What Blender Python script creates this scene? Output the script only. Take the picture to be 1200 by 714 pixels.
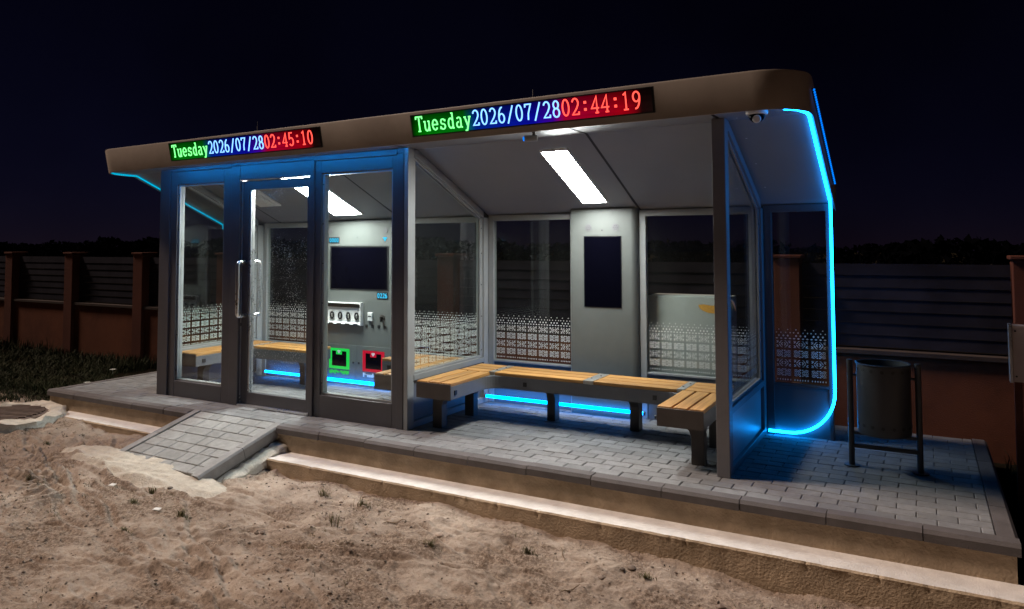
import bpy, bmesh, math, random
import numpy as np
from mathutils import Vector, Matrix

# ------------------------------------------------------------------ reset
for o in list(bpy.data.objects):
    bpy.data.objects.remove(o)
random.seed(7)
rng = np.random.default_rng(11)
scene = bpy.context.scene
C = scene.collection
R = math.radians

# ------------------------------------------------------------------ camera
cam_d = bpy.data.cameras.new('camera')
cam = bpy.data.objects.new('camera', cam_d)
C.objects.link(cam)
cam_d.sensor_width = 36.0
cam_d.lens = 866.7 / 1200 * 36.0
cam_d.shift_y = (244.96 - 357.0) / 1200.0
cam_d.clip_end = 1000
yaw, pitch, roll = 0.5051, 0.0487, -0.0028
fw = Vector((-math.sin(yaw) * math.cos(pitch), math.cos(yaw) * math.cos(pitch), math.sin(pitch)))
rt = Vector((math.cos(yaw), math.sin(yaw), 0))
up = rt.cross(fw)
r3 = rt * math.cos(roll) + up * math.sin(roll)
u3 = up * math.cos(roll) - rt * math.sin(roll)
cam.matrix_world = Matrix((
    (r3.x, u3.x, -fw.x, 6.8433), (r3.y, u3.y, -fw.y, -4.8961),
    (r3.z, u3.z, -fw.z, 1.5), (0, 0, 0, 1)))
scene.camera = cam
CAM = Vector((6.8433, -4.8961, 1.5))

# ------------------------------------------------------------------ world, sun, exposure
SUN_DIR = Vector((-0.62, -0.17, 0.77)).normalized()      # towards the light
elev = math.asin(SUN_DIR.z)
world = bpy.data.worlds.new('World')
scene.world = world
world.use_nodes = True
nt = world.node_tree
nt.nodes.clear()
wo = nt.nodes.new('ShaderNodeOutputWorld')
bg = nt.nodes.new('ShaderNodeBackground')
sky = nt.nodes.new('ShaderNodeTexSky')
sky.sky_type = 'NISHITA'
sky.sun_disc = False
sky.dust_density = 0.0
sky.air_density = 0.55
sky.ozone_density = 5.0
sky.sun_elevation = elev
sky.sun_rotation = math.atan2(SUN_DIR.x, SUN_DIR.y)
tc = nt.nodes.new('ShaderNodeTexCoord')
nz = nt.nodes.new('ShaderNodeTexNoise')
nz.inputs['Scale'].default_value = 3.2
nz.inputs['Detail'].default_value = 5
nt.links.new(tc.outputs['Generated'], nz.inputs['Vector'])
rmp = nt.nodes.new('ShaderNodeValToRGB')
rmp.color_ramp.elements[0].position = 0.34
rmp.color_ramp.elements[0].color = (0.46, 0.22, 0.52, 1)
rmp.color_ramp.elements[1].position = 0.72
rmp.color_ramp.elements[1].color = (0.85, 0.46, 0.92, 1)
nt.links.new(nz.outputs['Fac'], rmp.inputs['Fac'])
mul = nt.nodes.new('ShaderNodeMix')
mul.data_type = 'RGBA'
mul.blend_type = 'MULTIPLY'
mul.inputs[0].default_value = 1.0
nt.links.new(sky.outputs['Color'], mul.inputs[6])
nt.links.new(rmp.outputs['Color'], mul.inputs[7])
nt.links.new(mul.outputs[2], bg.inputs['Color'])
bg.inputs['Strength'].default_value = 0.0013
nt.links.new(bg.outputs['Background'], wo.inputs['Surface'])

sun_d = bpy.data.lights.new('sun', 'SUN')
sun_d.energy = 3.2
sun_d.angle = R(9)
sun_d.color = (1.0, 0.80, 0.67)
sun = bpy.data.objects.new('sun', sun_d)
C.objects.link(sun)
sun.rotation_euler = SUN_DIR.to_track_quat('Z', 'Y').to_euler()
sun.location = (0, 0, 12)

scene.view_settings.view_transform = 'Standard'
scene.view_settings.look = 'None'
scene.view_settings.exposure = 0.0
scene.view_settings.gamma = 1.0
scene.view_settings.use_curve_mapping = False
cy = scene.cycles
cy.use_denoising = True
try:
    cy.denoiser = 'OPENIMAGEDENOISE'
    cy.denoising_input_passes = 'RGB_ALBEDO_NORMAL'
except Exception:
    pass
cy.max_bounces = 10
cy.transparent_max_bounces = 24
cy.sample_clamp_indirect = 4.0
cy.caustics_reflective = False
cy.caustics_refractive = False

# ------------------------------------------------------------------ materials
MATS = {}


def new_mat(name):
    m = bpy.data.materials.new(name)
    m.use_nodes = True
    m.node_tree.nodes.clear()
    MATS[name] = m
    return m, m.node_tree.nodes, m.node_tree.links


def pbr(name, col, rough=0.6, metal=0.0, var=0.12, scale=6.0, bump=0.0, bscale=60.0, col2=None,
        rnd=0.0, stain=None, stain_scale=1.6, stain_amt=0.5, spec=0.5, coords='Object', grad=None):
    """procedural surface: base colour broken up by two noises, optional stains and fine relief"""
    m, N, L = new_mat(name)
    out = N.new('ShaderNodeOutputMaterial')
    p = N.new('ShaderNodeBsdfPrincipled')
    L.new(p.outputs[0], out.inputs[0])
    p.inputs['Roughness'].default_value = rough
    p.inputs['Metallic'].default_value = metal
    p.inputs['Specular IOR Level'].default_value = spec
    geo = N.new('ShaderNodeNewGeometry')
    vec = geo.outputs['Position']
    n1 = N.new('ShaderNodeTexNoise')
    n1.inputs['Scale'].default_value = scale
    n1.inputs['Detail'].default_value = 7
    n1.inputs['Roughness'].default_value = 0.65
    L.new(vec, n1.inputs['Vector'])
    r1 = N.new('ShaderNodeValToRGB')
    c2 = col2 if col2 else tuple(c * (1 + 1.6 * var) for c in col)
    r1.color_ramp.elements[0].position = 0.3
    r1.color_ramp.elements[1].position = 0.72
    r1.color_ramp.elements[0].color = (*[c * (1 - 1.6 * var) for c in col], 1)
    r1.color_ramp.elements[1].color = (*c2, 1)
    L.new(n1.outputs['Fac'], r1.inputs['Fac'])
    cur = r1.outputs['Color']
    if stain:
        n2 = N.new('ShaderNodeTexNoise')
        n2.inputs['Scale'].default_value = stain_scale
        n2.inputs['Detail'].default_value = 8
        n2.inputs['Roughness'].default_value = 0.7
        L.new(vec, n2.inputs['Vector'])
        r2 = N.new('ShaderNodeValToRGB')
        r2.color_ramp.elements[0].position = 0.48
        r2.color_ramp.elements[1].position = 0.68
        r2.color_ramp.elements[0].color = (0, 0, 0, 1)
        r2.color_ramp.elements[1].color = (stain_amt,) * 3 + (1,)
        L.new(n2.outputs['Fac'], r2.inputs['Fac'])
        mx = N.new('ShaderNodeMix')
        mx.data_type = 'RGBA'
        L.new(r2.outputs['Color'], mx.inputs[0])
        L.new(cur, mx.inputs[6])
        mx.inputs[7].default_value = (*stain, 1)
        cur = mx.outputs[2]
    if rnd:
        oi = N.new('ShaderNodeObjectInfo')
        ad = N.new('ShaderNodeMath')
        ad.operation = 'ADD'
        L.new(oi.outputs['Random'], ad.inputs[0])
        L.new(geo.outputs['Random Per Island'], ad.inputs[1])
        fr = N.new('ShaderNodeMath')
        fr.operation = 'FRACT'
        L.new(ad.outputs[0], fr.inputs[0])
        mr = N.new('ShaderNodeMapRange')
        L.new(fr.outputs[0], mr.inputs[0])
        mr.inputs[3].default_value = 1 - rnd
        mr.inputs[4].default_value = 1 + rnd
        vm = N.new('ShaderNodeVectorMath')
        vm.operation = 'SCALE'
        L.new(cur, vm.inputs[0])
        L.new(mr.outputs[0], vm.inputs['Scale'])
        cur = vm.outputs[0]
    L.new(cur, p.inputs['Base Color'])
    mrr = N.new('ShaderNodeMapRange')
    L.new(n1.outputs['Fac'], mrr.inputs[0])
    mrr.inputs[3].default_value = max(0.02, rough - 0.12)
    mrr.inputs[4].default_value = min(1.0, rough + 0.12)
    L.new(mrr.outputs[0], p.inputs['Roughness'])
    if bump:
        n3 = N.new('ShaderNodeTexNoise')
        n3.inputs['Scale'].default_value = bscale
        n3.inputs['Detail'].default_value = 5
        L.new(vec, n3.inputs['Vector'])
        b = N.new('ShaderNodeBump')
        b.inputs['Strength'].default_value = bump
        b.inputs['Distance'].default_value = 0.01
        L.new(n3.outputs['Fac'], b.inputs['Height'])
        L.new(b.outputs[0], p.inputs['Normal'])
    return m


def emit(name, col, strength, sampling=None):
    m, N, L = new_mat(name)
    out = N.new('ShaderNodeOutputMaterial')
    e = N.new('ShaderNodeEmission')
    e.inputs[0].default_value = (*col, 1)
    e.inputs[1].default_value = strength
    L.new(e.outputs[0], out.inputs[0])
    if sampling:
        m.cycles.emission_sampling = sampling
    return m


def glass_mat(name, tint=(0.93, 0.96, 0.95), dust=0.02, refl=1.0, specks=False):
    m, N, L = new_mat(name)
    out = N.new('ShaderNodeOutputMaterial')
    tr = N.new('ShaderNodeBsdfTransparent')
    tr.inputs[0].default_value = (*tint, 1)
    gl = N.new('ShaderNodeBsdfGlossy')
    gl.inputs['Roughness'].default_value = 0.015
    gl.inputs['Color'].default_value = (1, 1, 1, 1)
    # Schlick reflectance, the same on both faces of the thin pane
    fr = N.new('ShaderNodeLayerWeight')
    fr.inputs['Blend'].default_value = 0.5
    pw = N.new('ShaderNodeMath')
    pw.operation = 'POWER'
    pw.inputs[1].default_value = 5.0
    L.new(fr.outputs['Facing'], pw.inputs[0])
    mm = N.new('ShaderNodeMath')
    mm.operation = 'MULTIPLY_ADD'
    mm.inputs[1].default_value = 0.95 * refl
    mm.inputs[2].default_value = 0.045 * refl
    L.new(pw.outputs[0], mm.inputs[0])
    mx = N.new('ShaderNodeMixShader')
    L.new(mm.outputs[0], mx.inputs[0])
    L.new(tr.outputs[0], mx.inputs[1])
    L.new(gl.outputs[0], mx.inputs[2])
    df = N.new('ShaderNodeBsdfDiffuse')
    df.inputs[0].default_value = (0.6, 0.62, 0.6, 1)
    geo = N.new('ShaderNodeNewGeometry')
    nz = N.new('ShaderNodeTexNoise')
    nz.inputs['Scale'].default_value = 2.2
    nz.inputs['Detail'].default_value = 6
    L.new(geo.outputs['Position'], nz.inputs['Vector'])
    mr = N.new('ShaderNodeMapRange')
    L.new(nz.outputs['Fac'], mr.inputs[0])
    mr.inputs[1].default_value = 0.35
    mr.inputs[2].default_value = 0.75
    mr.inputs[3].default_value = dust * 0.3
    mr.inputs[4].default_value = dust * 1.6
    fac = mr.outputs[0]
    if specks:
        n5 = N.new('ShaderNodeTexNoise')
        n5.inputs['Scale'].default_value = 95
        n5.inputs['Detail'].default_value = 1
        L.new(geo.outputs['Position'], n5.inputs['Vector'])
        n6 = N.new('ShaderNodeTexNoise')
        n6.inputs['Scale'].default_value = 2.6
        L.new(geo.outputs['Position'], n6.inputs['Vector'])
        th = N.new('ShaderNodeMath')
        th.operation = 'MULTIPLY_ADD'
        L.new(n6.outputs['Fac'], th.inputs[0])
        th.inputs[1].default_value = 0.55
        L.new(n5.outputs['Fac'], th.inputs[2])
        ms = N.new('ShaderNodeMapRange')
        L.new(th.outputs[0], ms.inputs[0])
        ms.inputs[1].default_value = 0.99
        ms.inputs[2].default_value = 1.03
        ms.inputs[4].default_value = 0.75
        mxm = N.new('ShaderNodeMath')
        mxm.operation = 'MAXIMUM'
        L.new(fac, mxm.inputs[0])
        L.new(ms.outputs[0], mxm.inputs[1])
        fac = mxm.outputs[0]
    m2 = N.new('ShaderNodeMixShader')
    L.new(fac, m2.inputs[0])
    L.new(mx.outputs[0], m2.inputs[1])
    L.new(df.outputs[0], m2.inputs[2])
    L.new(m2.outputs[0], out.inputs[0])
    return m


pbr('frame_mid', (0.18, 0.172, 0.18), 0.42, var=0.08, scale=3, bump=0.04, bscale=500)
pbr('panel_pale', (0.36, 0.36, 0.37), 0.42, var=0.06, scale=3)
pbr('frame_paint', (0.088, 0.082, 0.088), 0.42, var=0.08, scale=3, bump=0.04, bscale=500)
pbr('frame_inner', (0.30, 0.31, 0.31), 0.42, var=0.06, scale=3)
pbr('panel_grey', (0.128, 0.139, 0.131), 0.45, var=0.05, scale=2.5, stain=(0.2, 0.2, 0.19), stain_amt=0.25)
pbr('soffit_paint', (0.185, 0.19, 0.203), 0.5, var=0.05, scale=2.0, stain=(0.2, 0.19, 0.19), stain_amt=0.3)
pbr('fascia_paint', (0.31, 0.25, 0.205), 0.5, var=0.08, scale=2.0, stain=(0.25, 0.20, 0.165), stain_amt=0.5, stain_scale=3)
pbr('roof_sheet', (0.14, 0.13, 0.12), 0.6, var=0.1)
pbr('seam_black', (0.02, 0.02, 0.022), 0.6)
pbr('back_panel', (0.13, 0.135, 0.145), 0.45, var=0.06, scale=2.5)
pbr('bench_metal', (0.13, 0.13, 0.135), 0.45, var=0.07, scale=5)
pbr('bench_dark', (0.065, 0.055, 0.05), 0.5, var=0.1, scale=6)
pbr('plate_metal', (0.45, 0.45, 0.43), 0.35, metal=0.7, var=0.1)
pbr('chrome', (0.85, 0.85, 0.85), 0.28, metal=1.0, var=0.03)
pbr('alu', (0.6, 0.6, 0.6), 0.3, metal=0.7, var=0.06)
pbr('screen_glass', (0.0015, 0.0015, 0.004), 0.12, var=0.05, spec=0.06)
pbr('black_plastic', (0.015, 0.015, 0.016), 0.45)
pbr('white_film', (0.88, 0.89, 0.86), 0.6, var=0.04, scale=20)
pbr('white_plastic', (0.75, 0.76, 0.74), 0.4, var=0.04)
pbr('cabinet_paint', (0.52, 0.53, 0.50), 0.55, var=0.06, scale=3, stain=(0.4, 0.4, 0.37), stain_amt=0.4)
pbr('meter_box_paint', (0.42, 0.36, 0.34), 0.55, var=0.08, scale=4, stain=(0.3, 0.22, 0.2), stain_amt=0.5)
pbr('glint_orange', (0.85, 0.42, 0.08), 0.5, var=0.15, scale=60)  # flat colour of the painted orange reflection
pbr('green_paint', (0.05, 0.42, 0.08), 0.5, var=0.06)
pbr('red_paint', (0.42, 0.02, 0.035), 0.5, var=0.06)
pbr('bin_metal', (0.043, 0.045, 0.05), 0.42, var=0.1, scale=7)
pbr('concrete_light', (0.66, 0.62, 0.58), 0.9, var=0.10, scale=9, bump=0.5, bscale=120,
    stain=(0.46, 0.40, 0.36), stain_amt=0.45, stain_scale=3)
pbr('concrete_brown', (0.43, 0.325, 0.22), 0.92, var=0.16, scale=5, bump=0.7, bscale=70,
    stain=(0.22, 0.16, 0.095), stain_amt=0.75, stain_scale=2.2)
pbr('concrete_white', (0.60, 0.55, 0.47), 0.95, var=0.14, scale=14, bump=0.9, bscale=90,
    stain=(0.36, 0.31, 0.25), stain_amt=0.5, stain_scale=5)
pbr('cement_dry', (0.50, 0.44, 0.365), 0.95, var=0.14, scale=18, bump=0.9, bscale=110, stain=(0.42, 0.36, 0.29), stain_amt=0.5, stain_scale=5)
pbr('kerb_stone', (0.105, 0.092, 0.09), 0.85, var=0.14, scale=7, bump=0.35, bscale=150, rnd=0.10,
    stain=(0.075, 0.062, 0.058), stain_amt=0.5, stain_scale=3)
pbr('ramp_kerb', (0.25, 0.24, 0.235), 0.85, var=0.14, scale=7, bump=0.35, bscale=150, rnd=0.08, stain=(0.2, 0.18, 0.17), stain_amt=0.4, stain_scale=3)
pbr('ramp_paver', (0.27, 0.265, 0.255), 0.85, var=0.13, scale=16, bump=0.45, bscale=170, rnd=0.13, stain=(0.19, 0.18, 0.17), stain_amt=0.5, stain_scale=3)
pbr('paver', (0.185, 0.185, 0.187), 0.85, var=0.13, scale=16, bump=0.45, bscale=170, rnd=0.15,
    stain=(0.135, 0.13, 0.128), stain_amt=0.55, stain_scale=2.5)
pbr('joint_sand', (0.12, 0.11, 0.10), 0.95, var=0.2, scale=30)
pbr('fence_wall', (0.12, 0.042, 0.022), 0.92, spec=0.1, var=0.10, scale=2.2, bump=0.4, bscale=130,
    stain=(0.05, 0.018, 0.012), stain_amt=0.6, stain_scale=0.9)
pbr('fence_pillar', (0.085, 0.030, 0.020), 0.92, spec=0.1, var=0.10, scale=2.2, bump=0.4, bscale=130,
    stain=(0.065, 0.025, 0.018), stain_amt=0.5, stain_scale=1.5)
pbr('coping', (0.05, 0.037, 0.032), 0.9, spec=0.1, var=0.14, scale=5, bump=0.3)
pbr('slat_paint', (0.017, 0.0155, 0.021), 0.75, spec=0.04, var=0.2, scale=4, rnd=0.2)
pbr('stone', (0.25, 0.19, 0.15), 0.9, var=0.25, scale=40, rnd=0.65)
pbr('twig', (0.20, 0.14, 0.09), 0.9, var=0.2, rnd=0.3)
pbr('iron_lid', (0.17, 0.12, 0.095), 0.8, var=0.2, scale=12, bump=0.4, bscale=60)
pbr('litter', (0.75, 0.74, 0.72), 0.7)
pbr('grass', (0.020, 0.027, 0.010), 0.8, spec=0.1, var=0.3, scale=3, rnd=0.35, col2=(0.042, 0.04, 0.017))
pbr('weed', (0.12, 0.11, 0.05), 0.8, spec=0.2, var=0.3, scale=8, rnd=0.4, col2=(0.2, 0.17, 0.08))
pbr('unlit_leaf', (0.0012, 0.0012, 0.0016), 0.9, spec=0.0, var=0.3, scale=0.5, rnd=0.3)  # near-black: the lack of light far off is put into the colour
pbr('petal', (0.7, 0.68, 0.62), 0.7)

# wood: grain stretched along the board
m, N, L = new_mat('wood')
out = N.new('ShaderNodeOutputMaterial')
p = N.new('ShaderNodeBsdfPrincipled')
L.new(p.outputs[0], out.inputs[0])
p.inputs['Roughness'].default_value = 0.5
tcn = N.new('ShaderNodeTexCoord')
mp = N.new('ShaderNodeMapping')
mp.inputs['Scale'].default_value = (3, 55, 55)
L.new(tcn.outputs['UV'], mp.inputs['Vector'])
nw = N.new('ShaderNodeTexNoise')
nw.inputs['Scale'].default_value = 1.0
nw.inputs['Detail'].default_value = 6
nw.inputs['Distortion'].default_value = 0.6
L.new(mp.outputs[0], nw.inputs['Vector'])
rw = N.new('ShaderNodeValToRGB')
rw.color_ramp.elements[0].position = 0.3
rw.color_ramp.elements[1].position = 0.7
rw.color_ramp.elements[0].color = (0.33, 0.155, 0.042, 1)
rw.color_ramp.elements[1].color = (0.56, 0.295, 0.09, 1)
L.new(nw.outputs['Fac'], rw.inputs['Fac'])
oi = N.new('ShaderNodeObjectInfo')
mr = N.new('ShaderNodeMapRange')
mr.inputs[3].default_value = 0.82
mr.inputs[4].default_value = 1.12
L.new(oi.outputs['Random'], mr.inputs[0])
vm = N.new('ShaderNodeVectorMath')
vm.operation = 'SCALE'
L.new(rw.outputs[0], vm.inputs[0])
L.new(mr.outputs[0], vm.inputs['Scale'])
L.new(vm.outputs[0], p.inputs['Base Color'])

glass_mat('glass', dust=0.004)
glass_mat('dusty_glass', dust=0.012, specks=True)
emit('panel_light', (0.97, 1.0, 0.97), 92)
emit('led_cyan', (0.003, 0.29, 1.0), 20.0)
emit('led_floor', (0.0, 0.26, 1.0), 13.0)
emit('led_edge', (0.0, 0.20, 1.0), 1.3)
emit('led_front', (0.0, 0.30, 1.0), 72.0)
emit('led_left', (0.0, 0.45, 0.72), 1.0)
emit('text_green', (0.17, 1.0, 0.22), 2.2, 'NONE')
emit('text_blue', (0.20, 0.46, 1.0), 2.2, 'NONE')
emit('text_red', (1.0, 0.07, 0.05), 2.4, 'NONE')
emit('digit_cyan', (0.06, 0.62, 1.0), 1.4, 'NONE')
emit('green_lamp', (0.02, 0.75, 0.10), 0.95)
emit('red_lamp', (0.75, 0.015, 0.05), 0.75)

# display face: camera bloom painted as green, blue, red fields, dark at both ends (local X runs 0..1.9)
m, N, L = new_mat('display_face')
out = N.new('ShaderNodeOutputMaterial')
e = N.new('ShaderNodeEmission')
tcn = N.new('ShaderNodeTexCoord')
sx = N.new('ShaderNodeSeparateXYZ')
L.new(tcn.outputs['UV'], sx.inputs[0])
rw = N.new('ShaderNodeValToRGB')
cr = rw.color_ramp
stops = [(0.0, (0.0, 0.01, 0.0)), (0.03, (0.0, 0.16, 0.0)), (0.08, (0.0, 0.30, 0.004)), (0.25, (0.0, 0.28, 0.01)),
         (0.30, (0.0, 0.03, 0.42)), (0.55, (0.005, 0.005, 0.55)), (0.625, (0.08, 0.0, 0.45)),
         (0.67, (0.55, 0.0, 0.05)), (0.88, (0.60, 0.0, 0.012)), (0.93, (0.30, 0.0, 0.008)), (0.955, (0.02, 0.004, 0.004)), (1.0, (0.012, 0.006, 0.005))]
cr.elements[0].position = stops[0][0]
cr.elements[0].color = (*stops[0][1], 1)
cr.elements[1].position = stops[-1][0]
cr.elements[1].color = (*stops[-1][1], 1)
for ps, c in stops[1:-1]:
    el = cr.elements.new(ps)
    el.color = (*c, 1)
L.new(sx.outputs[0], rw.inputs[0])
L.new(rw.outputs[0], e.inputs[0])
# uneven bloom strength, fading towards the top
nz2 = N.new('ShaderNodeTexNoise')
nz2.inputs['Scale'].default_value = 9
L.new(tcn.outputs['UV'], nz2.inputs['Vector'])
mr = N.new('ShaderNodeMapRange')
mr.inputs[3].default_value = 0.28
mr.inputs[4].default_value = 0.72
L.new(nz2.outputs['Fac'], mr.inputs[0])
vr = N.new('ShaderNodeValToRGB')
vr.color_ramp.elements[0].color = (1, 1, 1, 1)
vr.color_ramp.elements[0].position = 0.3
vr.color_ramp.elements[1].color = (0.22, 0.22, 0.22, 1)
vr.color_ramp.elements[1].position = 1.0
L.new(sx.outputs[1], vr.inputs[0])
mv = N.new('ShaderNodeMath')
mv.operation = 'MULTIPLY'
L.new(mr.outputs[0], mv.inputs[0])
L.new(vr.outputs[0], mv.inputs[1])
L.new(mv.outputs[0], e.inputs[1])
L.new(e.outputs[0], out.inputs[0])

# sand / soil of the ground sheet
m, N, L = new_mat('ground_sand')
out = N.new('ShaderNodeOutputMaterial')
p = N.new('ShaderNodeBsdfPrincipled')
p.inputs['Roughness'].default_value = 0.95
p.inputs['Specular IOR Level'].default_value = 0.0
L.new(p.outputs[0], out.inputs[0])
geo = N.new('ShaderNodeNewGeometry')


def gnoise(sc, det=6, ro=0.6):
    n = N.new('ShaderNodeTexNoise')
    n.inputs['Scale'].default_value = sc
    n.inputs['Detail'].default_value = det
    n.inputs['Roughness'].default_value = ro
    L.new(geo.outputs['Position'], n.inputs['Vector'])
    return n.outputs['Fac']


def gramp(f, a, ca, b, cb):
    r = N.new('ShaderNodeValToRGB')
    r.color_ramp.elements[0].position = a
    r.color_ramp.elements[0].color = (*ca, 1)
    r.color_ramp.elements[1].position = b
    r.color_ramp.elements[1].color = (*cb, 1)
    L.new(f, r.inputs[0])
    return r.outputs[0]


def gmix(f, a, b):
    x = N.new('ShaderNodeMix')
    x.data_type = 'RGBA'
    L.new(f, x.inputs[0])
    for s, v in ((6, a), (7, b)):
        if isinstance(v, tuple):
            x.inputs[s].default_value = (*v, 1)
        else:
            L.new(v, x.inputs[s])
    return x.outputs[2]


sand = gramp(gnoise(1.6, 8, 0.65), 0.3, (0.31, 0.24, 0.19), 0.7, (0.57, 0.47, 0.385))
fine = gramp(gnoise(55, 4, 0.7), 0.38, (0.0, 0.0, 0.0), 0.62, (1, 1, 1))
sand = gmix(gramp(gnoise(2.3, 6), 0.42, (0, 0, 0), 0.58, (0.9, 0.9, 0.9)), sand, gmix(fine, (0.12, 0.082, 0.06), (0.40, 0.305, 0.235)))
grit = gramp(gnoise(140, 3, 0.6), 0.58, (0, 0, 0), 0.70, (0.55, 0.55, 0.55))
sand = gmix(grit, sand, (0.16, 0.11, 0.085))
speck = gramp(gnoise(90, 2, 0.5), 0.70, (0, 0, 0), 0.74, (0.7, 0.7, 0.7))
sand = gmix(speck, sand, (0.62, 0.55, 0.48))
sp = N.new('ShaderNodeSeparateXYZ')
L.new(geo.outputs['Position'], sp.inputs[0])


def mrange(f, a, b):
    r = N.new('ShaderNodeMapRange')
    L.new(f, r.inputs[0])
    r.inputs[1].default_value = a
    r.inputs[2].default_value = b
    return r.outputs[0]


# dark soil under the grass, away from the forecourt
ad = N.new('ShaderNodeMath')
ad.operation = 'MAXIMUM'
L.new(mrange(sp.outputs[1], -0.35, -0.05), ad.inputs[0])
L.new(mrange(sp.outputs[1], -3.2, -3.7), ad.inputs[1])      # roadside verge, darkened in colour where the light would fall off
col = gmix(ad.outputs[0], sand, gramp(gnoise(12), 0.3, (0.008, 0.007, 0.005), 0.7, (0.018, 0.014, 0.009)))
L.new(col, p.inputs['Base Color'])
b1 = N.new('ShaderNodeBump')
b1.inputs['Strength'].default_value = 0.9
b1.inputs['Distance'].default_value = 0.02
L.new(gnoise(38, 8, 0.72), b1.inputs['Height'])
b2 = N.new('ShaderNodeBump')
b2.inputs['Strength'].default_value = 0.7
b2.inputs['Distance'].default_value = 0.006
L.new(gnoise(170, 3, 0.6), b2.inputs['Height'])
L.new(b1.outputs[0], b2.inputs['Normal'])
L.new(b2.outputs[0], p.inputs['Normal'])

# ------------------------------------------------------------------ mesh helpers


class MB:
    def __init__(self):
        self.v, self.f = [], []

    def add(self, vs, fs):
        n = len(self.v)
        self.v += [tuple(v) for v in vs]
        self.f += [tuple(i + n for i in f) for f in fs]
        return self

    def box(self, x0, x1, y0, y1, z0, z1):
        vs = [(x0, y0, z0), (x1, y0, z0), (x1, y1, z0), (x0, y1, z0), (x0, y0, z1), (x1, y0, z1), (x1, y1, z1), (x0, y1, z1)]
        return self.add(vs, [(3, 2, 1, 0), (4, 5, 6, 7), (0, 1, 5, 4), (1, 2, 6, 5), (2, 3, 7, 6), (3, 0, 4, 7)])

    def prism_x(self, x0, x1, yz):
        """polygon in the YZ plane (counter-clockwise seen from +X), extruded along X"""
        n = len(yz)
        vs = [(x0, y, z) for y, z in yz] + [(x1, y, z) for y, z in yz]
        fs = [tuple(reversed(range(n))), tuple(range(n, 2 * n))]
        fs += [(i, (i + 1) % n, n + (i + 1) % n, n + i) for i in range(n)]
        return self.add(vs, fs)

    def prism_z(self, z0, z1, xy):
        n = len(xy)
        vs = [(x, y, z0) for x, y in xy] + [(x, y, z1) for x, y in xy]
        fs = [tuple(reversed(range(n))), tuple(range(n, 2 * n))]
        fs += [(i, (i + 1) % n, n + (i + 1) % n, n + i) for i in range(n)]
        return self.add(vs, fs)

    def prism_y(self, y0, y1, xz):
        n = len(xz)
        vs = [(x, y0, z) for x, z in xz] + [(x, y1, z) for x, z in xz]
        fs = [tuple(range(n)), tuple(reversed(range(n, 2 * n)))]
        fs += [(i, n + i, n + (i + 1) % n, (i + 1) % n) for i in range(n)]
        return self.add(vs, fs)

    def tube(self, pts, r, seg=10, cap=True):
        pts = [Vector(q) for q in pts]
        rings = []
        ref = None
        for i, q in enumerate(pts):
            t = (pts[min(i + 1, len(pts) - 1)] - pts[max(i - 1, 0)]).normalized()
            if ref is None:
                ref = Vector((0, 0, 1)) if abs(t.z) < 0.9 else Vector((1, 0, 0))
            a = (ref - t * ref.dot(t)).normalized()
            ref = a
            b = t.cross(a)
            rr = r[i] if isinstance(r, (list, tuple)) else r
            rings.append([q + (a * math.cos(k * 2 * math.pi / seg) + b * math.sin(k * 2 * math.pi / seg)) * rr for k in range(seg)])
        vs = [v for ring in rings for v in ring]
        fs = []
        for i in range(len(rings) - 1):
            for k in range(seg):
                k2 = (k + 1) % seg
                fs.append((i * seg + k, i * seg + k2, (i + 1) * seg + k2, (i + 1) * seg + k))
        if cap:
            fs.append(tuple(reversed(range(seg))))
            fs.append(tuple(range((len(rings) - 1) * seg, len(rings) * seg)))
        return self.add(vs, fs)

    def lathe(self, c, prof, seg=24, cap_b=True, cap_t=True, a0=0, a1=2 * math.pi):
        """profile [(r, z)...] turned about the vertical through c"""
        vs = []
        for r, z in prof:
            for k in range(seg):
                a = a0 + (a1 - a0) * k / seg
                vs.append((c[0] + r * math.cos(a), c[1] + r * math.sin(a), c[2] + z))
        fs = []
        for i in range(len(prof) - 1):
            for k in range(seg):
                k2 = (k + 1) % seg
                fs.append((i * seg + k, i * seg + k2, (i + 1) * seg + k2, (i + 1) * seg + k))
        if cap_b:
            fs.append(tuple(reversed(range(seg))))
        if cap_t:
            fs.append(tuple(range((len(prof) - 1) * seg, len(prof) * seg)))
        return self.add(vs, fs)

    def mesh(self, name, mat, smooth=False):
        me = bpy.data.meshes.new(name)
        me.from_pydata(self.v, [], self.f)
        me.validate()
        me.materials.append(MATS[mat])
        if smooth:
            me.polygons.foreach_set('use_smooth', [True] * len(me.polygons))
        me.update()
        return me


def link(name, me, parent=None, loc=None):
    o = bpy.data.objects.new(name, me)
    C.objects.link(o)
    if parent is not None:
        o.parent = parent
        if parent.get('world_parts'):
            o.matrix_parent_inverse = Matrix.Translation(-Vector(parent['world_parts']))
    if loc is not None:
        o.location = loc
    return o


def build(name, mb, mat, parent=None, bevel=0.0, smooth=False, auto=None):
    o = link(name, mb.mesh(name, mat, smooth), parent)
    if parent is not None and parent.type == 'MESH':
        o.matrix_parent_inverse = Matrix.Identity(4)
    if bevel:
        bv = o.modifiers.new('bevel', 'BEVEL')
        bv.width = bevel
        bv.segments = 2
        bv.limit_method = 'ANGLE'
        bv.angle_limit = R(40)
    if auto:
        for pl in o.data.polygons:
            pl.use_smooth = True
        o.data.set_sharp_from_angle(angle=R(auto))
    return o


def tag(o, label=None, cat=None, group=None, kind=None):
    if label:
        o['label'] = label
    if cat:
        o['category'] = cat
    if group:
        o['group'] = group
    if kind:
        o['kind'] = kind
    return o


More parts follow.
